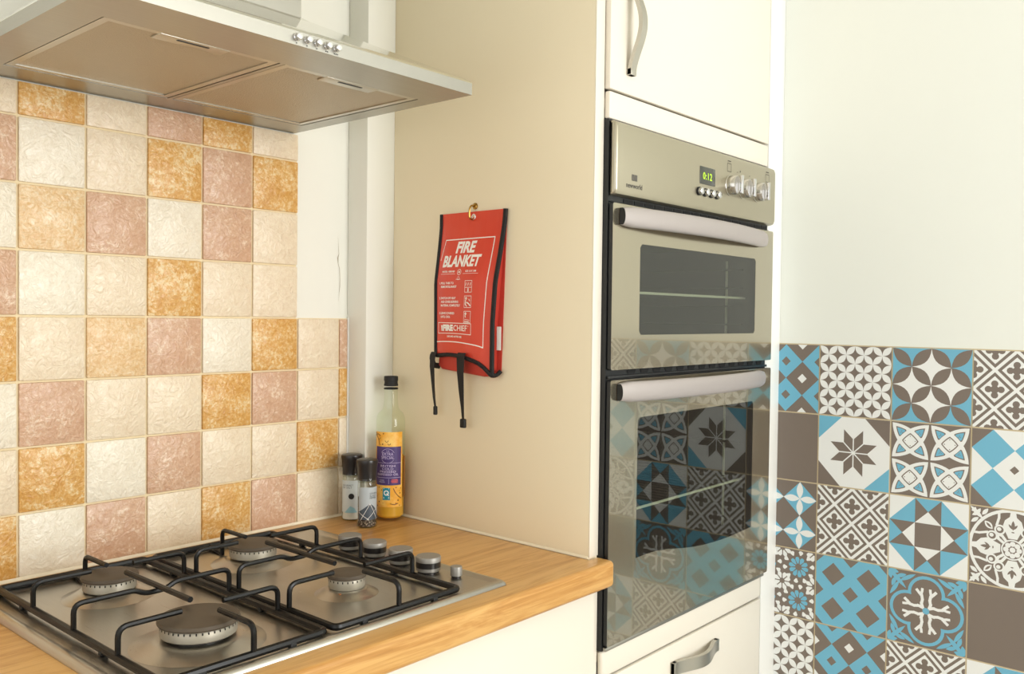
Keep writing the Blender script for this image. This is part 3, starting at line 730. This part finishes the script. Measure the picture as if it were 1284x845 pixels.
# vents
m = Mesh()
for k in range(17): x = .768+k*.0335; m.box(x, x+.0285, -.5735, -.5725, 1.5155, 1.5228)
m2 = Mesh()
for k in range(13): x = .785+k*.042; m2.prism([(x, 1.2282), (x+.03, 1.2282), (x+.025, 1.2195), (x+.005, 1.2195)], -.5734, -.5725, 'y')
rel(m.obj('vent_slots', m_slot, t), t); rel(m2.obj('vent_slots', m_slot, t), t)
m = Mesh(); m.rbox(.7235, 1.335, -.578, -.573, 1.2135, 1.2185, .001); m.rbox(.7235, 1.335, -.576, -.573, 1.5145, 1.5155, .0004); rel(m.obj('vent_trim', m_chassis, t), t)
m = Mesh(); m.rbox(.7235, 1.3345, -.580, -.5733, .7468, .7530, .001); rel(m.obj('base_trim', m_steel, t), t)

# ------------------------------------------------------------------ cooker hood
HX0, HX1, HY, HZ = -.093, .491, -.473, 1.663
t = thing('cooker_hood', 'stainless steel chimney cooker hood above the gas hob', 'cooker hood', (.199, -.2365, HZ))
m = Mesh(); SK = .018
# skirt walls
m.box(HX0, HX1, HY, HY+.0015, HZ, HZ+SK); m.box(HX0, HX0+.0015, HY+.0015, -.0021, HZ, HZ+SK); m.box(HX1-.0015, HX1, HY+.0015, -.0021, HZ, HZ+SK)
m.box(HX0, HX1, -.0020, -.0008, HZ, HZ+SK)
sk = rel(m.obj('skirt', m_steel, t), t)
CX0, CX1, CY, CZ = .068, .330, -.25, 1.785
m = Mesh()
def canopy(mm):
    lv = [(HX0, HX1, HY, HZ+SK), (HX0+.002, HX1-.002, HY+.002, HZ+SK+.0035), (HX0+.006, HX1-.006, HY+.007, HZ+SK+.0065)]
    lv.append((CX0-.01, CX1+.01, CY-.012, CZ-.004)); lv.append((CX0-.002, CX1+.002, CY-.002, CZ+.002))
    R = [[(a, -.0005, z), (a, y, z), (b, y, z), (b, -.0005, z)] for a, b, y, z in lv]
    for i in range(len(R)-1):
        for k in range(3): mm.add([R[i][k], R[i][k+1], R[i+1][k+1], R[i+1][k]], [(0, 1, 2, 3)], 0, False)
canopy(m); rel(m.obj('canopy', m_steel_gloss, t), t)
m = Mesh(); m.box(CX0, CX1, CY, -.0005, CZ, 2.40); rel(m.obj('chimney', m_steel, t), t)
# underside: rim strips round two filters
FX = [(-.043, .2005), (.2075, .458)]; FY0, FY1 = -.072, -.386
m = Mesh(); e = .003
m.box(HX0+.0015, HX1-.0015, HY+.0015, FY1, HZ, HZ+e); m.box(HX0+.0015, HX1-.0015, FY0, -.0021, HZ, HZ+e)
m.box(HX0+.0015, FX[0][0], FY1, FY0, HZ, HZ+e); m.box(FX[1][1], HX1-.0015, FY1, FY0, HZ, HZ+e); m.box(FX[0][1], FX[1][0], FY1, FY0, HZ, HZ+e)
rel(m.obj('underside_rim', m_steel, t), t)
m = Mesh(); m.box(HX0+.002, HX1-.002, HY+.002, -.008, HZ+.012, HZ+.014); rel(m.obj('inner_plate', m_slot, t), t)
for x0, x1 in FX:
    x0 += .0018; x1 -= .0018; y0, y1 = FY1+.0018, FY0-.0018
    m = Mesh(); b = .010; z = HZ+.0005
    m.box(x0, x1, y0, y0+b, z, z+.004); m.box(x0, x1, y1-b, y1, z, z+.004); m.box(x0, x0+b, y0+b, y1-b, z, z+.004); m.box(x1-b, x1, y0+b, y1-b, z, z+.004)
    f = rel(m.obj('grease_filter', m_satin, t), t)
    m = Mesh(); m.box(x0+b, x1-b, y0+b, y1-b, z+.0018, z+.004); m.obj('mesh_panel', m_filter, f)
    xc = (x0+x1)/2; m = Mesh(); m.rbox(xc-.048, xc+.048, y0+.004, y0+.030, z-.0006, z+.002, .0005); m.obj('latch', m_satin, f)
    m = Mesh(); m.rbox(xc-.022, xc+.022, FY1+.0125, FY1+.0170, HZ-.0008, HZ+.0005, .0004); m.obj('latch_slot', m_chassis, f)
for x in (.165, .181, .1965, .2125, .2275):
    m = Mesh(); m.lathe([(.0052, 0), (.0052, .002), (.0044, .003), (.0044, .0075), (.0036, .0085), (0, .0087)], 18, (x, HY, HZ+.0098), 0, 'y'); rel(m.obj('button', m_chrome, t), t)
m = Mesh()
for i, x in enumerate((.165, .181, .1965, .2125, .2275)):
    for k in range(max(1, i-1)): cx = x+(k-(max(1, i-1)-1)/2)*.0026; m.poly([(cx-.0008, HY-.0003, HZ+.0018), (cx+.0008, HY-.0003, HZ+.0018), (cx+.0008, HY-.0003, HZ+.0034), (cx-.0008, HY-.0003, HZ+.0034)])
m.obj('button_marks', m_darkmark, sk)

# ------------------------------------------------------------------ gas hob
t = thing('gas_hob', 'stainless steel four-burner gas hob with black pan supports, set in the oak worktop', 'hob', (.2, -.31, WT))
QX0, QX1, QY0, QY1 = -.0865, .4925, -.0585, -.5585
m = Mesh(); zp = WT+.0045
pts = rounded_corner((QX1-.006, QY1+.006), .006, -PI/2, 0, 3)+rounded_corner((QX1-.006, QY0-.006), .006, 0, PI/2, 3)+rounded_corner((QX0+.006, QY0-.006), .006, PI/2, PI, 3)+rounded_corner((QX0+.006, QY1+.006), .006, PI, 1.5*PI, 3)
bm = bmesh.new()
def loop(s, z): return [bm.verts.new((.203+(x-.203)*(1-s/.29), -.3085+(y+.3085)*(1-s/.25), z)) for x, y in pts]
lv = [loop(0, WT+.0002), loop(.0005, WT+.003), loop(.004, zp+.002), loop(.010, zp+.0025), loop(.016, zp-.0005), loop(.020, zp-.0012)]
for a, b in zip(lv, lv[1:]):
    for i in range(len(pts)): bm.faces.new((a[i], a[(i+1) % len(pts)], b[(i+1) % len(pts)], b[i]))
bm.faces.new(lv[-1]); m.frombm(bm, 0, True)
pl = rel(m.obj('hob_plate', m_steel_hob, t), t)
ZH = zp-.0012
BURN = [(.058, -.183, .0360, .035), (.0505, -.441, .0460, .037), (.291, -.183, .0375, .036), (.2955, -.419, .0265, .034)]
for bx, by, br, bh in BURN:
    m = Mesh(); R0 = br*1.75
    m.lathe([(R0, ZH+.0001), (R0*.93, ZH+.0014), (R0*.84, ZH+.0032), (br*1.22, ZH+.0075), (br*1.08, ZH+.0090), (br*.80, ZH+.0085)], 36, (bx, by, 0)); m.obj('dished_ring', m_steel_hob, pl)
    b0 = ZH+.004
    m = Mesh(); m.lathe([(br*.80, b0-.002), (br*.80, WT+bh-.0205)], 40, (bx, by, 0), 1); m.lathe([(br*.80, WT+bh-.0215), (br*.95, WT+bh-.0215), (br*.99, WT+bh-.020), (br*1.0, WT+bh-.010), (br*.95, WT+bh-.0065)], 40, (bx, by, 0)); bo = rel(m.obj('burner', [m_ring, m_capblk], t), t)  # black stem stands in for the shadow gap under the ring
    m = Mesh()
    nb = int(br*900)
    for k in range(nb):
        a = 2*PI*k/nb; c, s = math.cos(a), math.sin(a); wd = .0008; r1 = br*1.003; zt = WT+bh-.0078
        P = [(r1, -wd), (r1, wd)]; q = [(bx+c*r1-s*d, by+s*r1+c*d) for d in (-wd, wd)]
        m.add([(q[0][0], q[0][1], zt-.0030), (q[1][0], q[1][1], zt-.0030), (q[1][0], q[1][1], zt), (q[0][0], q[0][1], zt)], [(0, 1, 2, 3)])
    m.obj('flame_ports', m_slot, bo)
    m = Mesh(); m.lathe([(br*.9, WT+bh-.0075), (br*1.05, WT+bh-.0065), (br*1.07, WT+bh-.0045), (br*1.03, WT+bh-.001), (br*.9, WT+bh), (0, WT+bh+.0006)], 40, (bx, by, 0)); m.obj('burner_cap', m_cap_grey, bo)
    if br < .03:
        m = Mesh(); m.rbox(bx-.028, bx-.008, by-.020, by-.012, b0-.001, b0+.004, .001); m.obj('rust_patch', m_rust, bo)
ZB, ZT = WT+.0105, WT+.0455; RW = .0036
def finger(mm, foot, inner, zt=ZT):
    mm.tube(fillet([(foot[0], foot[1], ZB), (foot[0], foot[1], zt), (inner[0], inner[1], zt)], .013, 6), RW, 8)
def grate(x0, x1, xc, burners):
    g = Mesh(); y0, y1 = -.066, -.541
    P = fillet([((x0+x1)/2, y0, ZB), (x1, y0, ZB), (x1, y1, ZB), (x0, y1, ZB), (x0, y0, ZB), ((x0+x1)/2, y0, ZB)], .008, 4)
    g.tube(P, .0046, 8, cap=True, flat=(1, 1.1))
    s = rel(g.obj('pan_support', m_black, t), t)
    f = Mesh(); yb, yf = burners
    finger(f, (x0, yb), (xc-.030, yb)); finger(f, (x1, yb), (xc+.030, yb)); finger(f, (xc, y0-.044+.044), (xc, yb+.055-.055+.004)) if False else None
    finger(f, (x0, yf), (xc-.028, yf)); finger(f, (x1, yf), (xc+.028, yf))
    f.tube(fillet([(xc-.002, -.108, ZB-.008), (xc-.002, -.108, ZT), (xc-.002, -.178, ZT)], .011, 6), RW, 8)
    f.tube([(xc-.002, -.108, ZB-.006), (xc-.002, y0, ZB)], RW, 8)
    finger(f, (xc+.006, y1), (xc+.006, -.466))
    f.tube([(xc, -.235, ZT+.001), (xc, -.408, ZT+.001)], RW*1.08, 8)
    ym = -.318
    P = fillet([(x0, ym, ZB), (x0, ym, ZT), (xc-.028, ym, ZT), (xc-.014, ym, ZT-.0075), (xc+.014, ym, ZT-.0075), (xc+.028, ym, ZT), (x1, ym, ZT), (x1, ym, ZB)], .012, 5)
    f.tube(P, RW, 8); f.obj('support_bars', m_black, s)
    for (fx, fy) in ((x0, -.40), (x1, -.40), (x0, -.16), (x1, -.16), (x0+.05, y0), (x1-.05, y1), (x0+.045, y1)):
        q = Mesh(); q.rbox(fx-.0045, fx+.0045, fy-.0045, fy+.0045, ZH+.0003, ZB+.001, .001); q.obj('rubber_foot', m_blackmat, s)
grate(-.048, .166, .0575, (-.192, -.437)); grate(.1815, .4035, .282, (-.20, -.441))
for x, y in ((.446, -.237), (.447, -.301), (.447, -.366), (.447, -.431)):
    m = Mesh(); R = .0200
    m.lathe([(R*.86, ZH), (R*.86, ZH+.003)], 32, (x, y, 0), 1)
    m.lathe([(R*.9, ZH+.0035), (R*.97, ZH+.0045), (R*.97, ZH+.0095)], 32, (x, y, 0), 0)
    m.lathe([(R*.985, ZH+.0095), (R*.985, ZH+.0185)], 32, (x, y, 0), 1)
    m.lathe([(R, ZH+.0185), (R, ZH+.0245), (R*.95, ZH+.0262), (0, ZH+.0266)], 32, (x, y, 0), 0)
    rel(m.obj('control_knob', [m_knob, m_capblk], t), t)
m = Mesh(); m.lathe([(.0075, ZH), (.0075, ZH+.004)], 20, (.4565, -.4835, 0), 1); m.lathe([(.0092, ZH+.004), (.0092, ZH+.0165), (.0085, ZH+.018), (0, ZH+.0182)], 20, (.4565, -.4835, 0), 0)
rel(m.obj('ignition_button', [m_knob, m_capblk], t), t)

# ------------------------------------------------------------------ oil bottle
BC = Vector((.6565, -.0990, WT)); t = thing('oil_bottle', 'tall clear glass bottle of golden rapeseed oil with purple label and black cap', 'bottle', BC)
m = Mesh(); R = .0288
prof = [(R*.80, .0005), (R*.96, .002), (R, .006), (R, .196), (R*.97, .204), (R*.86, .212), (R*.60, .219), (.0152, .225), (.0138, .235), (.0133, .257), (.0148, .2585), (.0148, .2615), (.0128, .263)]
m.lathe(prof, 40); m.obj('glass', m_bottle, t)
m = Mesh(); ri = R-.0022; m.lathe([(ri*.85, .006), (ri, .010), (ri, .128), (0, .1281)], 40); m.obj('oil', m_oil, t)
m = Mesh(); m.lathe([(.0134, .2665), (.0141, .2670), (.0141, .2705), (.0132, .2712), (.0132, .2765), (.0141, .2775), (.0141, .2850), (.0130, .2862), (0, .2864)], 32); cp_ = m.obj('cap', m_blackmat, t)
m = Mesh(); m.lathe([(.0140, .2600), (.0142, .2605), (.0142, .2625), (.0135, .2630)], 32); m.obj('collar', m_blackmat, t)
phi0 = math.atan2(CAM.y-BC.y, CAM.x-BC.x)
def cylmap(rad, c0=0.):
    return lambda x, y: (rad*math.cos(phi0+c0+x/rad), rad*math.sin(phi0+c0+x/rad), y)
def cylpatch(mm, rad, xa, xb, z0, z1, c0=0., n=18, mi=0):
    F = cylmap(rad, c0); vs = [F(xa+(xb-xa)*k/n, z) for z in (z0, z1) for k in range(n+1)]
    mm.add(vs, [(k, k+1, n+1+k+1, n+1+k) for k in range(n)], mi, True)
def curved_poly(mm, P, F, step=.003):
    lo, hi = min(p[0] for p in P), max(p[0] for p in P); n = max(1, int((hi-lo)/step))
    for k in range(n):
        q = clip(P, lo+(hi-lo)*k/n, lo+(hi-lo)*(k+1)/n, -9, 9)
        if q: mm.poly([F(p[0], p[1]) for p in q])
C0 = math.radians(-7)
m = Mesh(); cylpatch(m, R+.0004, -.0345, .0300, .029, .1775, C0, 24); lb = m.obj('label', m_label_y, t)
m = Mesh(); cylpatch(m, R+.0007, -.0300, .0265, .0725, .1485, C0, 20); m.obj('purple_panel', m_purple, lb)
m = Mesh(); F = cylmap(R+.0010, C0); o_ = -.0018
put_text(m, 'THE', .0036, (o_, .1400), F); put_text(m, 'EXTRA', .0084, (o_, .1340), F, fit=(o_-.0110, o_+.0110)); put_text(m, 'SPECIAL', .0084, (o_, .1270), F, fit=(o_-.0130, o_+.0130))
for P in stroke(arc(o_, .1305, .0142, PI*.15, PI*.85, 10), .0006)+stroke(arc(o_, .1305, .0142, PI*1.2, PI*1.8, 10), .0006): m.poly([F(p[0], p[1]) for p in P])
for P in stroke([(-.026+.052*k/12, .1165) for k in range(13)], .0006)+stroke([(-.026+.052*k/12, .0875) for k in range(13)], .0006)+stroke([(.0005, .0755), (.0005, .0855)], .0005): m.poly([F(p[0], p[1]) for p in P])
for s_, z_, w2 in (('BRITISH', .1105, .0150), ('COLD', .1048, .0115), ('PRESSED', .0992, .0165), ('RAPESEED OIL', .0936, .0225)): put_text(m, s_, .0060, (o_, z_), F, bold=.00005, fit=(o_-w2, o_+w2))
put_text(m, 'COLD\nPRESSED', .0036, (-.0135, .0805), F)
m.obj('lettering', m_lilac, lb)
m = Mesh()
for dz, wd_ in ((.0775, .013), (.0800, .0145), (.0825, .0125)): cylpatch(m, R+.0010, .0125-wd_/2, .0125+wd_/2, dz, dz+.0016, C0, 5)
m.obj('emblem', m_redtxt, lb)
m = Mesh(); cylpatch(m, R+.0008, -.0115, .0035, .0435, .0675, C0, 6); m.obj('teal_badge', m_teal, lb)
m = Mesh(); F = cylmap(R+.0011, C0)
for P in stroke(arc(-.004, .0575, .0042, 0, 2*PI, 14), .0018)+stroke([(-.003, .0565), (.0005, .0525)], .0018): m.poly([F(p[0], p[1]) for p in P])
for z_ in (.0465, .0485, .0655): m.poly([F(-.010, z_), F(.002, z_), F(.002, z_+.0009), F(-.010, z_+.0009)])
m.obj('badge_mark', m_paper, lb)
m = Mesh(); rr_ = random.Random(5); F = cylmap(R+.0009, C0)
for k in range(26):
    x, z = (rr_.uniform(-.033, .028), rr_.uniform(.031, .070)) if k < 20 else (rr_.uniform(-.033, -.004), rr_.uniform(.152, .176))
    if -.014 < x < .006 and .042 < z < .069: continue
    s_ = rr_.uniform(.0006, .0016); m.poly([F(x+p[0], z+p[1]) for p in disc(0, 0, s_, 7)])
for pth in ([(-.032, .176), (-.027, .168), (-.022, .160), (-.020, .1515)], [(-.03, .172), (-.024, .173), (-.018, .170)], [(.010, .066), (.014, .058), (.021, .050), (.027, .046)], [(.004, .036), (.012, .034), (.020, .036)]):
    for P in stroke(pth, .0016): m.poly([F(p[0], p[1]) for p in P])
for c_, r_ in (((-.0215, .1665), .0035), ((-.004, .161), .0032), ((.001, .155), .0026)):
    for P in stroke(arc(c_[0], c_[1], r_, PI, 2*PI, 8), .0010): m.poly([F(p[0], p[1]) for p in P])
m.obj('drop_print', m_drop, lb)['kind'] = 'stuff'
m = Mesh(); cylpatch(m, R+.0004, .0355, .0535, .046, .128, C0, 8); m.obj('back_label', m_brown, t)

# ------------------------------------------------------------------ salt and pepper mills
def mill(loc, label, kind):
    global phi0
    t = thing(kind+'_mill', label, 'mill', loc); phi0 = math.atan2(CAM.y-loc[1], CAM.x-loc[0])
    m = Mesh(); R = .0182
    m.lathe([(R*.95, .0005), (R*1.08, .002), (R*1.08, .008), (R*1.0, .014), (R, .078), (R*.97, .084), (R*.93, .088)], 32); m.obj('jar', m_jar, t)
    m = Mesh(); m.lathe([(R*.95, .003), (R*.98, .006), (R*.92, .015), (R*.92, .058 if kind == 'pepper' else .066), (0, .060)], 28); m.obj('contents', m_pepper if kind == 'pepper' else m_salt, t)
    m = Mesh(); m.lathe([(R*1.0, .0865), (R*1.02, .0875), (R*1.02, .0925), (R*.98, .095)], 32); m.obj('collar', m_jar, t)
    m = Mesh(); m.lathe([(R*1.0, .0905), (R*1.0, .097), (R*1.03, .108), (R*1.11, .120), (R*1.15, .126), (R*1.12, .1292), (R*1.0, .1302), (0, .1306)], 36); m.obj('grinder_cap', m_capblk, t)
    m = Mesh(); c0 = math.radians(12 if kind == 'pepper' else -8)
    a, b = (-.0215, .0240) if kind == 'pepper' else (-.0235, .0230)
    cylpatch(m, R+.0004, a, b, .0165, .0785 if kind == 'pepper' else .0800, c0, 18); lb = m.obj('label', m_mlabel2 if kind == 'pepper' else m_mlabel, t)
    F = cylmap(R+.0008, c0); m = Mesh()
    if kind == 'pepper':
        for P in ([(-.0215, .0165), (-.0215, .031), (-.012, .037), (.002, .047), (.008, .0435), (.0155, .036), (.0235, .0165)],): curved_poly(m, P, F)
        m.obj('slate_print', m_slate, lb); m = Mesh(); F = cylmap(R+.0011, c0)
        for pth in ([(-.0215, .031), (.000, .0165)], [(.002, .047), (-.016, .0165)], [(.002, .047), (.018, .0165)], [(.0155, .036), (-.004, .0165)]):
            for P in stroke([(pth[0][0]+(pth[1][0]-pth[0][0])*k/6, pth[0][1]+(pth[1][1]-pth[0][1])*k/6) for k in range(7)], .0007): m.poly([F(p[0], p[1]) for p in P])
        m.obj('line_print', m_paper, lb); m = Mesh()
        for s_, z_ in (('GOURMET', .0665), ('BLACK', .0622), ('PEPPER', .0579)): put_text(m, s_, .0044, (.001, z_), F, align='LEFT', spacing=1.1)
        m.obj('lettering', m_slate, lb)
    else:
        for s_, z_ in (('GOURMET', .0705), ('SEA SALT', .0660)): put_text(m, s_, .0046, (-.019, z_), F, align='LEFT', spacing=1.2)
        m.obj('lettering', m_slate, lb); m = Mesh(); F = cylmap(R+.0009, c0)
        curved_poly(m, disc(.002, .049, .0058, 14), F); m.obj('round_badge', m_blackmat, lb)
        m = Mesh(); curved_poly(m, [(-.012, .0165), (.0, .030), (.008, .026), (.014, .0165)], F); m.obj('blue_print', m_mblue, lb)
mill((.5835, -.1155, WT), 'pepper mill with slate-grey angular print and black grinder cap, in front of the salt mill', 'pepper')
mill((.6015, -.0465, WT), 'salt mill with pale label and black grinder cap, against the wall tiles', 'salt')

# ------------------------------------------------------------------ fire blanket on its hook
HKY, HKZ = -.2895, 1.512
t = thing('wall_hook', 'small brass hook screwed into the beige panel above the red pouch', 'hook', (XP, HKY, HKZ))
m = Mesh(); x = XP
m.lathe([(.0062, 0), (.0062, -.0015), (.003, -.003)], 16, (x-.0001, HKY, HKZ+.012), 0, 'x')
P = [(x-.002, HKY, HKZ+.012), (x-.012, HKY, HKZ+.0125), (x-.016, HKY, HKZ+.006), (x-.0165, HKY, HKZ-.004), (x-.0160, HKY, HKZ-.0105), (x-.012, HKY, HKZ-.0135), (x-.0065, HKY, HKZ-.0135)]
m.tube(fillet(P, .004, 4), .0017, 8); rel(m.obj('hook_wire', m_brass, t), t)
t = thing('fire_blanket', 'red fire blanket pouch with black straps hanging on the beige side panel', 'fire blanket', (XP, -.285, 1.205))
ZTOP, ZBOT = 1.5135, 1.240
def YL(b): return -.2040-.0035*b
def YRt(b): return -.3700+.0170*min(1, b*1.3)
def thick(b): return .0035+.0145*min(1, max(0, (b-.08)/.40))**1.2
def drop(a): return .006*a-.006*math.sin(PI*min(1, a/.7))+.026*max(0, (a-.66)/.34)**2
def front(a, b, off=0.):
    """a 0..1 across (left to right seen from the room), b 0..1 down"""
    s = 2*a-1; bulge = .006*(1-s*s)*min(1, b*2.2); wav = .0008*math.sin(9*a+1.3)*min(1, b*3)
    return (XP-.0012-thick(b)-bulge-wav-off, YL(b)+(YRt(b)-YL(b))*a, ZTOP+(ZBOT-ZTOP)*b-drop(a)*max(0, (b-.7)/.3)**2)
def sheet(mm, fn, na, nb, mi=0):
    vs = [fn(i/na, j/nb) for j in range(nb+1) for i in range(na+1)]
    mm.add(vs, [(j*(na+1)+i, (j+1)*(na+1)+i, (j+1)*(na+1)+i+1, j*(na+1)+i+1) for j in range(nb) for i in range(na)], mi, True)
m = Mesh(); m.prism([(-.2042, ZTOP), (-.3698, ZTOP), (-.3600, 1.214), (-.2075, 1.214)], XP-.0012, XP-.0002, 'x'); rel(m.obj('back_panel', m_red2, t), t)
m = Mesh(); sheet(m, lambda a, b: front(a, b), 20, 34); fp = rel(m.obj('front_panel', m_red, t), t)
for sd in (0, 1):
    m = Mesh(); vs = []
    for j in range(25):
        b = j/24; p = front(sd, b); vs += [p, (XP-.0012, p[1]+(.004 if sd else 0)*b, p[2])]
    m.add(vs, [(2*j, 2*j+2, 2*j+3, 2*j+1) for j in range(24)], 0, True); rel(m.obj('side_gusset', m_red2, t), t)
m = Mesh(); m.prism([(-.2120, 1.300), (-.2110, 1.222), (-.2200, 1.2150), (-.3300, 1.2060), (-.3460, 1.2080), (-.3520, 1.218), (-.3520, 1.300)], XP-.018, XP-.002, 'x', bevel=.005); rel(m.obj('folded_blanket', m_blanket, t), t)
# black binding
m = Mesh()
m.tube([front(0, j/20, .0005) for j in range(21)], .0042, 8, flat=(1.0, .55)); rel(m.obj('binding', m_bind, t), t)
m = Mesh(); m.tube([front(1, j/20, .0005) for j in range(21)], .0050, 8, flat=(1.0, .75)); rel(m.obj('binding', m_bind, t), t)
m = Mesh(); bt = [front(k/20, 1, .001) for k in range(21)]
z0_ = ZBOT
bt = [(XP-.006, YL(1)+.004, z0_-.020), (XP-.018, YL(1)+.008, z0_-.018), (XP-.022, YL(1)+.009, z0_-.004), (XP-.023, YL(1)+.006, z0_+.004)]+bt[1:20]+[(XP-.021, YRt(1)-.001, z0_-.031), (XP-.012, YRt(1)-.006, z0_-.030), (XP-.006, YRt(1)-.010, z0_-.022)]
m.tube(fillet(bt, .004, 2), .0056, 8, flat=(.7, 1)); rel(m.obj('mouth_binding', m_bind, t), t)
# pull straps
def strap(P, wds, tabr):
    m = Mesh(); n = len(P); vs = []; ax = Vector((-.25, -1, 0)).normalized(); th = Vector((-.0013, 0, 0))
    for p, wd in zip(P, wds): q = Vector(p); vs += [q-ax*wd/2, q+ax*wd/2, q+ax*wd/2+th, q-ax*wd/2+th]
    m.add(vs, [(4*i+k, 4*i+(k+1) % 4, 4*i+4+(k+1) % 4, 4*i+4+k) for i in range(n-1) for k in range(4)], 0, True)
    m.poly(vs[:4]); m.poly(vs[-4:]); s = rel(m.obj('pull_strap', m_bind, t, fixn=True), t)
    e = Vector(P[-1]); m = Mesh(); m.rbox(e.x-.004, e.x+.003, e.y-tabr, e.y+tabr, e.z-.014, e.z+.003, .002, 3); m.obj('end_tab', m_blackmat, s)
strap([(XP-.024, -.2080, 1.248), (XP-.029, -.2090, 1.243), (XP-.030, -.2080, 1.220), (XP-.026, -.2070, 1.188), (XP-.022, -.2065, 1.158), (XP-.019, -.2070, 1.140)], [.021, .020, .016, .011, .008, .006], .0036)
strap([(XP-.028, -.2860, 1.249), (XP-.033, -.2870, 1.244), (XP-.032, -.2860, 1.212), (XP-.028, -.2850, 1.178), (XP-.024, -.2845, 1.148), (XP-.021, -.2840, 1.122)], [.027, .027, .022, .017, .010, .006], .0062)
m = Mesh(); m.lathe([(.0030, -.0052), (.0052, -.0056), (.0060, -.0050), (.0060, -.0043)], 20, (XP, HKY, HKZ-.0085), 0, 'x'); rel(m.obj('eyelet', m_chrome, t), t)
m = Mesh(); m.box(XP-.0100, XP-.0092, -.3660, -.3560, 1.2560, 1.2990); rel(m.obj('sewn_tag', m_paper, t), t)
# print: coordinates in mm on the front panel, origin top-left
PW, PH = .163, ZTOP-ZBOT
def FM(x, y, off=.0004):
    return front(x/163, y/(PH*1000), off)
FP = lambda x, y: FM(x, -y)
m = Mesh()
def line(pts, wd, n=14, closed=False):
    pts = pts+[pts[0]] if closed else pts; dense = []
    for a, b in zip(pts, pts[1:]): dense += [(a[0]+(b[0]-a[0])*k/n, a[1]+(b[1]-a[1])*k/n) for k in range(n)]
    dense.append(pts[-1])
    for P in stroke(dense, wd): m.poly([FM(p[0], p[1]) for p in P])
line([(18, 51), (145, 50), (141, 247), (1, 246)], 1.9); line([(18, 51), (9, 90)], 1.3)
put_text(m, 'FIRE', 29, (75, -67.5), FP, bold=1.2, shear=.22, fit=(48, 103)); put_text(m, 'BLANKET', 29, (70, -93.5), FP, bold=1.2, shear=.22, fit=(16, 121))
put_text(m, 'MODEL: 1000/1001', 4.6, (40, -112), FP, bold=.15, fit=(18, 54)); put_text(m, 'SIZE: 1.0 X 1.0M', 4.6, (100, -112), FP, bold=.15, fit=(84, 113))
line([(14, 116.5), (56, 116.5)], .6); line([(78, 116.5), (119, 116.5)], .6); line(disc(67, 113.5, 5.2, 14), .9, 1, True); put_text(m, 'BS', 5, (67, -113.5), FP, bold=.2); line(disc(67, 125, 3.0, 12), .7, 1, True); line([(61, 127), (73, 127)], .9)
y = 134
for n_, ls in (('1.', (('PULL TABS TO', 55), ('REMOVE BLANKET', 64))), ('2.', (('SWITCH OFF HEAT', 62), ('AND COVER BURNING', 70), ('MATERIAL COMPLETELY', 76))), ('3.', (('LEAVE COVERED', 59), ('UNTIL COOL', 47)))):
    put_text(m, n_, 5.6, (12.5, -y), FP, align='LEFT', bold=.15); yy = y
    for l_, xe in ls: put_text(m, l_, 5.6, (17.5, -yy), FP, align='LEFT', bold=.18, fit=(17.5, xe)); yy += 6.9
    b0 = y-4; line([(88, b0), (107, b0), (107, b0+21.5), (88, b0+21.5)], .9, 3, True)
    if n_ == '1.':
        for q in (91.5, 97.5, 103.5): line([(q, b0+4), (q-1, b0+9)], 1.7, 2)
        line([(89, b0+12.5), (106, b0+12.5)], .9, 3); line([(97.5, b0+15), (97.5, b0+19.5)], 3.2, 2)
    elif n_ == '2.':
        line(disc(93, b0+4.5, 1.7, 8), 1.7, 1, True); line([(92, b0+8), (91, b0+15), (95, b0+19)], 2.2, 3); line([(95, b0+12), (100, b0+14), (105, b0+18)], 2.4, 3); line([(101, b0+6), (103, b0+9)], 1.5, 2)
    else:
        line(disc(93, b0+4.5, 1.7, 8), 1.9, 1, True); line([(92, b0+8), (93, b0+11)], 2.2, 3); line([(91, b0+15), (104, b0+16.5)], .9, 3); line([(90, b0+18.5), (103, b0+19.5)], 1.5, 3)
    y += 28.5
line([(10, 209), (109, 210), (109, 230), (10, 229.5)], 1.2, 10, True)
put_text(m, 'FIRE', 15.5, (20, -219.5), FP, align='LEFT', bold=1.0, fit=(25, 56)); put_text(m, 'CHIEF', 15.5, (58, -219.5), FP, align='LEFT', bold=.12, fit=(57.5, 98))
m.poly([FM(p[0], p[1]) for p in [(19, 214), (24, 214), (23.5, 225), (20.5, 225)]])
put_text(m, '®', 3.4, (101, -215), FP)
put_text(m, 'DISCARD AFTER USE', 4.8, (60, -236), FP, bold=.15, fit=(38, 82))
m.obj('printed_text', m_paper, fp)
